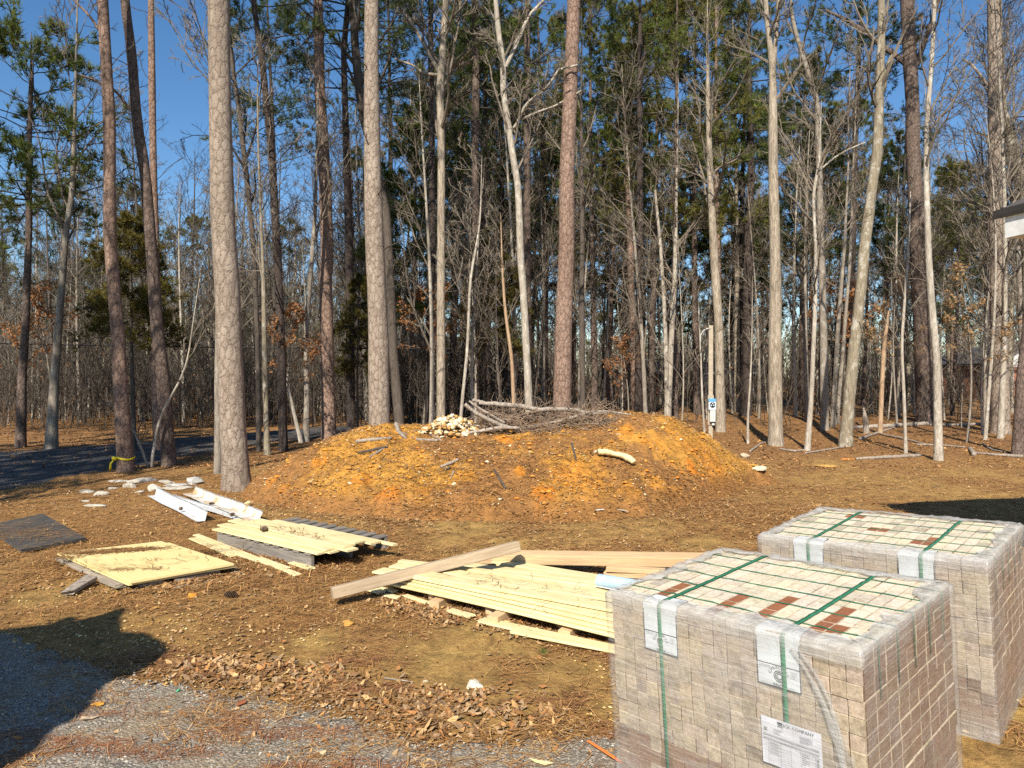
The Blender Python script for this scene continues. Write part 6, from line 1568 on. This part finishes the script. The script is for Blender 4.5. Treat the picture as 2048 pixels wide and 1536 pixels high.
    # labels folded over the front edge
    for uc in (.245 * La, .725 * La):
        w2, top, drop = .083, .085, .200
        path = np.array([[top, H + .0040], [.012, H + .0042], [.0, H + .001], [-.0062, H - .012], [-.0075, H - .06], [-.0080, H - drop * .55], [-.0082, H - drop]])
        L = np.concatenate([[0], np.cumsum(np.linalg.norm(np.diff(path, axis=0), axis=1))])
        def at(u, s, lift=0.0):
            s = np.asarray(s, float); y = np.interp(s, L, path[:, 0]); z = np.interp(s, L, path[:, 1])
            vert = np.interp(s, [L[1], L[3]], [0, 1]); sk = .012 * (np.interp(s, [L[3], L[-1]], [0, 1]))
            return np.stack([uc + u + 0 * s, y - lift * vert, z + lift * (1 - vert)], -1)
        g = Geo(); s = np.concatenate([L[:3], np.linspace(L[3], L[-1], 8)]); n = len(s)
        us_ = np.linspace(-w2, w2, 7); Vv = np.stack([at(u, s) + np.array([0, -.0012, 0]) * abs(math.sin(u * 40)) for u in us_]); i, j = np.meshgrid(np.arange(6), np.arange(n - 1), indexing='ij')
        g.add(Vv.reshape(-1, 3), np.stack([i * n + j, i * n + j + 1, (i + 1) * n + j + 1, (i + 1) * n + j], -1).reshape(-1, 4), 0)
        def bar(u0, u1, s0, s1, mi=1, lift=.0016):
            ss = np.linspace(s0, s1, 8 if s1 - s0 > .03 else 2); a = at(u0, ss, lift); c = at(u1, ss, lift); k = len(ss); i = np.arange(k - 1)
            g.add(np.concatenate([a, c]), np.stack([i, i + 1, i + k + 1, i + k], 1), mi)
        bw = .0045
        bar(-w2, -w2 + bw, 0, L[-1]); bar(w2 - bw, w2, 0, L[-1]); bar(-w2, w2, 0, bw * .8); bar(-w2, w2, L[-1] - bw, L[-1])
        mid = L[3] + (L[-1] - L[3]) * .56; bar(-w2, w2, mid, mid + .0038)
        def put_text(txt, size, u, s0, rot=0.0, mi=1):
            Vt, Ft = text_geo(txt, size); c_, s_ = math.cos(rot), math.sin(rot)
            X = Vt[:, 0] * c_ - Vt[:, 1] * s_; Yt = Vt[:, 0] * s_ + Vt[:, 1] * c_
            Q = np.array([at(u + x, s0 - y, .0018) for x, y in zip(X, Yt)]); o0 = g.n; g.add(Q, [], mi)
            byk = {}
            for f in Ft: byk.setdefault(f.shape[1], []).append(f[0])
            for f in byk.values(): g.F.append(np.array(f) + o0); g.M.append(np.full(len(f), mi, np.int32))
        sc_ = mid + .041                                     # centre of the emblem
        for q_, ch in enumerate('CHEROKEE'):
            a = math.radians(74 - q_ * 21.2); rad_ = .028
            put_text(ch, .0165, math.sin(-a) * rad_, sc_ - math.cos(a) * rad_, a)
        put_text('BRICK', .0165, 0, sc_ + .038)
        for rad_, a0, a1 in [(.019, 70, 290), (.0135, 60, 300), (.008, 40, 320)]:
            a = np.radians(np.linspace(a0, a1, 22)); pi_ = np.array([at(x, q2, .0018) for x, q2 in zip(rad_ * np.cos(a) + .003, sc_ - rad_ * np.sin(a))]); po = np.array([at(x, q2, .0018) for x, q2 in zip((rad_ + .0028) * np.cos(a) + .003, sc_ - (rad_ + .0028) * np.sin(a))]); i = np.arange(21)
            g.add(np.concatenate([pi_, po]), np.stack([i, i + 1, i + 23, i + 22], 1), 1)
        for q_ in range(5): bar(.045, .045 + .026 - .003 * q_, mid + .012 + q_ * .0058, mid + .0142 + q_ * .0058, 2)
        for q_ in range(2): bar(-.074, -.030, mid + .009 + q_ * .006, mid + .0112 + q_ * .006, 2)
        bar(-.07, .06, L[-1] - .011, L[-1] - .009, 2)
        part('label_sheet', g.mesh('label_sheet', [MAT['label'], MAT['ink'], MAT['greyink']], False), r)
    if slip:
        x0, z1, w_, h_ = .655 * La, H - .315, .222, .172; g = Geo(); yy = -.0165
        n = 9; X, Z = np.meshgrid(np.linspace(0, w_, n), np.linspace(0, -h_, n)); Yw = yy + .003 * np.sin(X * 40) * np.sin(Z * 33)
        Vv, Fv = grid_mesh(X, Yw, Z); g.add(Vv + np.array([x0, 0, z1]), Fv[:, ::-1], 0)
        def sb(a0, a1, c0, c1, mi): g.add(np.array([[x0 + a0 * w_, yy - .0045, z1 - c0 * h_], [x0 + a1 * w_, yy - .0045, z1 - c0 * h_], [x0 + a1 * w_, yy - .0045, z1 - c1 * h_], [x0 + a0 * w_, yy - .0045, z1 - c1 * h_]]), np.array([[3, 2, 1, 0]]), mi)
        sb(.29, .38, .03, .05, 1); sb(.29, .375, .065, .077, 1); sb(.29, .375, .115, .127, 1); sb(.37, .377, .065, .15, 1)
        sb(.04, .96, .345, .385, 2); sb(.04, .96, .43, .465, 2)
        for q in range(11): sb(.05, .93, .50 + q * .042, .503 + q * .042, 2)
        for q in (.12, .33, .50, .66, .90): sb(q, q + .004, .47, .96, 2)
        for q in range(6): sb(.14, .14 + rr.uniform(.1, .2), .515 + q * .042, .527 + q * .042, 2); sb(.68, .68 + rr.uniform(.05, .15), .515 + q * .042, .527 + q * .042, 2)
        for q in range(5): sb(.66, .66 + rr.uniform(.12, .25), .17 + q * .03, .18 + q * .03, 2)
        for q in range(4): sb(.22, .22 + rr.uniform(.08, .2), .2 + q * .03, .21 + q * .03, 2)
        for q in range(7): sb(.92, .955, .52 + q * .035, .535 + q * .035, 1 if q % 2 else 2)
        for q in range(4): sb(.055 + q * .014, .063 + q * .014, .22, .29, 1)
        Vt, Ft = text_geo('BRICK COMPANY', .0165); o0 = g.n; g.add(np.stack([x0 + w_ * .60 + Vt[:, 0], np.full(len(Vt), yy - .0046), z1 - h_ * .10 + Vt[:, 1]], 1), [], 1)
        byk = {}
        for f in Ft: byk.setdefault(f.shape[1], []).append(f[0][::-1])
        for f in byk.values(): g.F.append(np.array(f) + o0); g.M.append(np.full(len(f), 1, np.int32))
        part('packing_slip', g.mesh('packing_slip', [MAT['slip'], MAT['ink'], MAT['greyink']], False), r)
    # film: a skirt round the four sides with a loose lip folded on to the top
    per = []; lip = []
    def sidept(t):      # t in 0..4 round the plan, rounded corners
        k = int(t) % 4; f = t - int(t); o_ = .023 if t < 1 or t > 3.999 else .012
        c = [(-.012, -.023), (La + .012, -.023), (La + .012, Lb + .012), (-.012, Lb + .012)]
        a, d = c[k], c[(k + 1) % 4]; return np.array([a[0] + (d[0] - a[0]) * f, a[1] + (d[1] - a[1]) * f])
    ts = np.linspace(0, 4, 200, endpoint=False); zs = np.concatenate([np.linspace(.0, H - .015, 26), [H + .006]]); inn = [.008, .020, .034, .046, .056]
    n_u = len(ts); rows = []; shade = []
    bx = np.array([sidept(t) for t in ts]); ctr = np.array([La / 2, Lb / 2])
    nz1 = fbm(ts * 6, ts * 0, seed, 3); nz2 = fbm(ts * 17, ts * 0, seed + 5, 3)
    for k, z in enumerate(zs):
        wob = .0045 * fbm(ts * 14, ts * 0 + z * 9, seed + 9, 3); dirn = unit(bx - ctr)
        rows.append(np.concatenate([bx + dirn * (.001 + np.abs(wob))[:, None], np.full((n_u, 1), z) - .006 * (z > H - .03) * (1 + nz1[:, None])], 1)); shade.append(np.full(n_u, .05 + .5 * (1 - sstep(.0, .25, z / H)) + .55 * sstep(.90, 1.0, z / H)) + .25 * nz1)
    for q in inn:
        wdt = q * (1 + 2.0 * nz1 + .8 * nz2) * np.where(nz2 > -.5, 1, 1)
        inward = np.stack([np.clip(bx[:, 0], wdt, La - wdt), np.clip(bx[:, 1], wdt, Lb - wdt)], 1)
        rows.append(np.concatenate([inward, (H + .008 + .034 * np.abs(fbm(ts * 20, ts * 0 + q * 30, seed + 13, 2)) * (1 + 1.2 * nz1) + .004 * (q < .03))[:, None]], 1)); shade.append(np.full(n_u, .75) + .5 * nz2)
    A = np.array(rows); n_r = len(A); sh_ = np.array(shade)
    i, j = np.meshgrid(np.arange(n_r - 1), np.arange(n_u), indexing='ij')
    F = np.stack([i * n_u + j, i * n_u + (j + 1) % n_u, (i + 1) * n_u + (j + 1) % n_u, (i + 1) * n_u + j], -1).reshape(-1, 4)
    if torn:            # torn away at the right end of the front face
        tcen = ts[(j.reshape(-1))] ; zc_ = A[..., 2][i.reshape(-1), j.reshape(-1)] / H
        lim = np.interp(zc_, [0, .45, .62, .78, .88, .95], [.965, .955, .93, .885, .84, .79])
        lim = np.where(zc_ > .93, 2, lim); F = F[~((tcen > lim) & (tcen < .998))]
        zq = np.linspace(.10, .955, 26); tq = np.interp(zq, [0, .45, .62, .78, .88, .95], [.965, .955, .93, .885, .84, .79])
        p_ = np.stack([tq * La - .012, np.full(26, -.016) + .004 * np.sin(zq * 20), zq * H], 1)
        p2_ = p_ + np.stack([.018 + .012 * np.sin(zq * 9), .003 + 0 * zq, 0 * zq], 1)
        Vr, Fr = tubes(np.stack([p_, p2_]), np.stack([np.ones(26), .7 * np.ones(26)]) * (.007 + .012 * (1 - zq) * np.abs(np.sin(zq * 7)) + rr.normal(0, .0022, 26))[None], 10)
        Vr[:, 1] = -.020 + (Vr[:, 1] + .016) * .35
        _ = (p_[None], (.006 + .010 * (1 - zq) + .003 * np.sin(zq * 13) + rr.normal(0, .0015, 26))[None], 10)
    g = Geo(); g.add(A.reshape(-1, 3), F, 0, np.repeat(np.clip(sh_, 0, 1).reshape(-1, 1), 3, 1))
    fo = part('stretch_wrap', g.mesh('stretch_wrap', [MAT['film']]), r)
    if torn: part('rolled_film_edge', Geo().add(Vr, Fr, 0, np.full((len(Vr), 3), .42)).mesh('rolled_film_edge', [MAT['film']]), r)
    return r
zA = HC - .95
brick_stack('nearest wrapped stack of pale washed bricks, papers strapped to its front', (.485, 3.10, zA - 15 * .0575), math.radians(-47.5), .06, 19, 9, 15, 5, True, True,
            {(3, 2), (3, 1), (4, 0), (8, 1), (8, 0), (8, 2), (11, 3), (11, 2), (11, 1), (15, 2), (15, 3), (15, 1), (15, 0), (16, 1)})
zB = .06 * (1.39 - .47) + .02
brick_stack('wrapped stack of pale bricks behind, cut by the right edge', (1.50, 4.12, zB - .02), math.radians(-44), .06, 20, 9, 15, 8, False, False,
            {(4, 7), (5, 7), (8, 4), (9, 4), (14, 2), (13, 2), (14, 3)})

kind_all = [o for o in S.objects if o.parent is None and o.type in ('MESH', 'EMPTY')]
for o in kind_all:
    if not o.get('kind'): o['kind'] = 'thing'
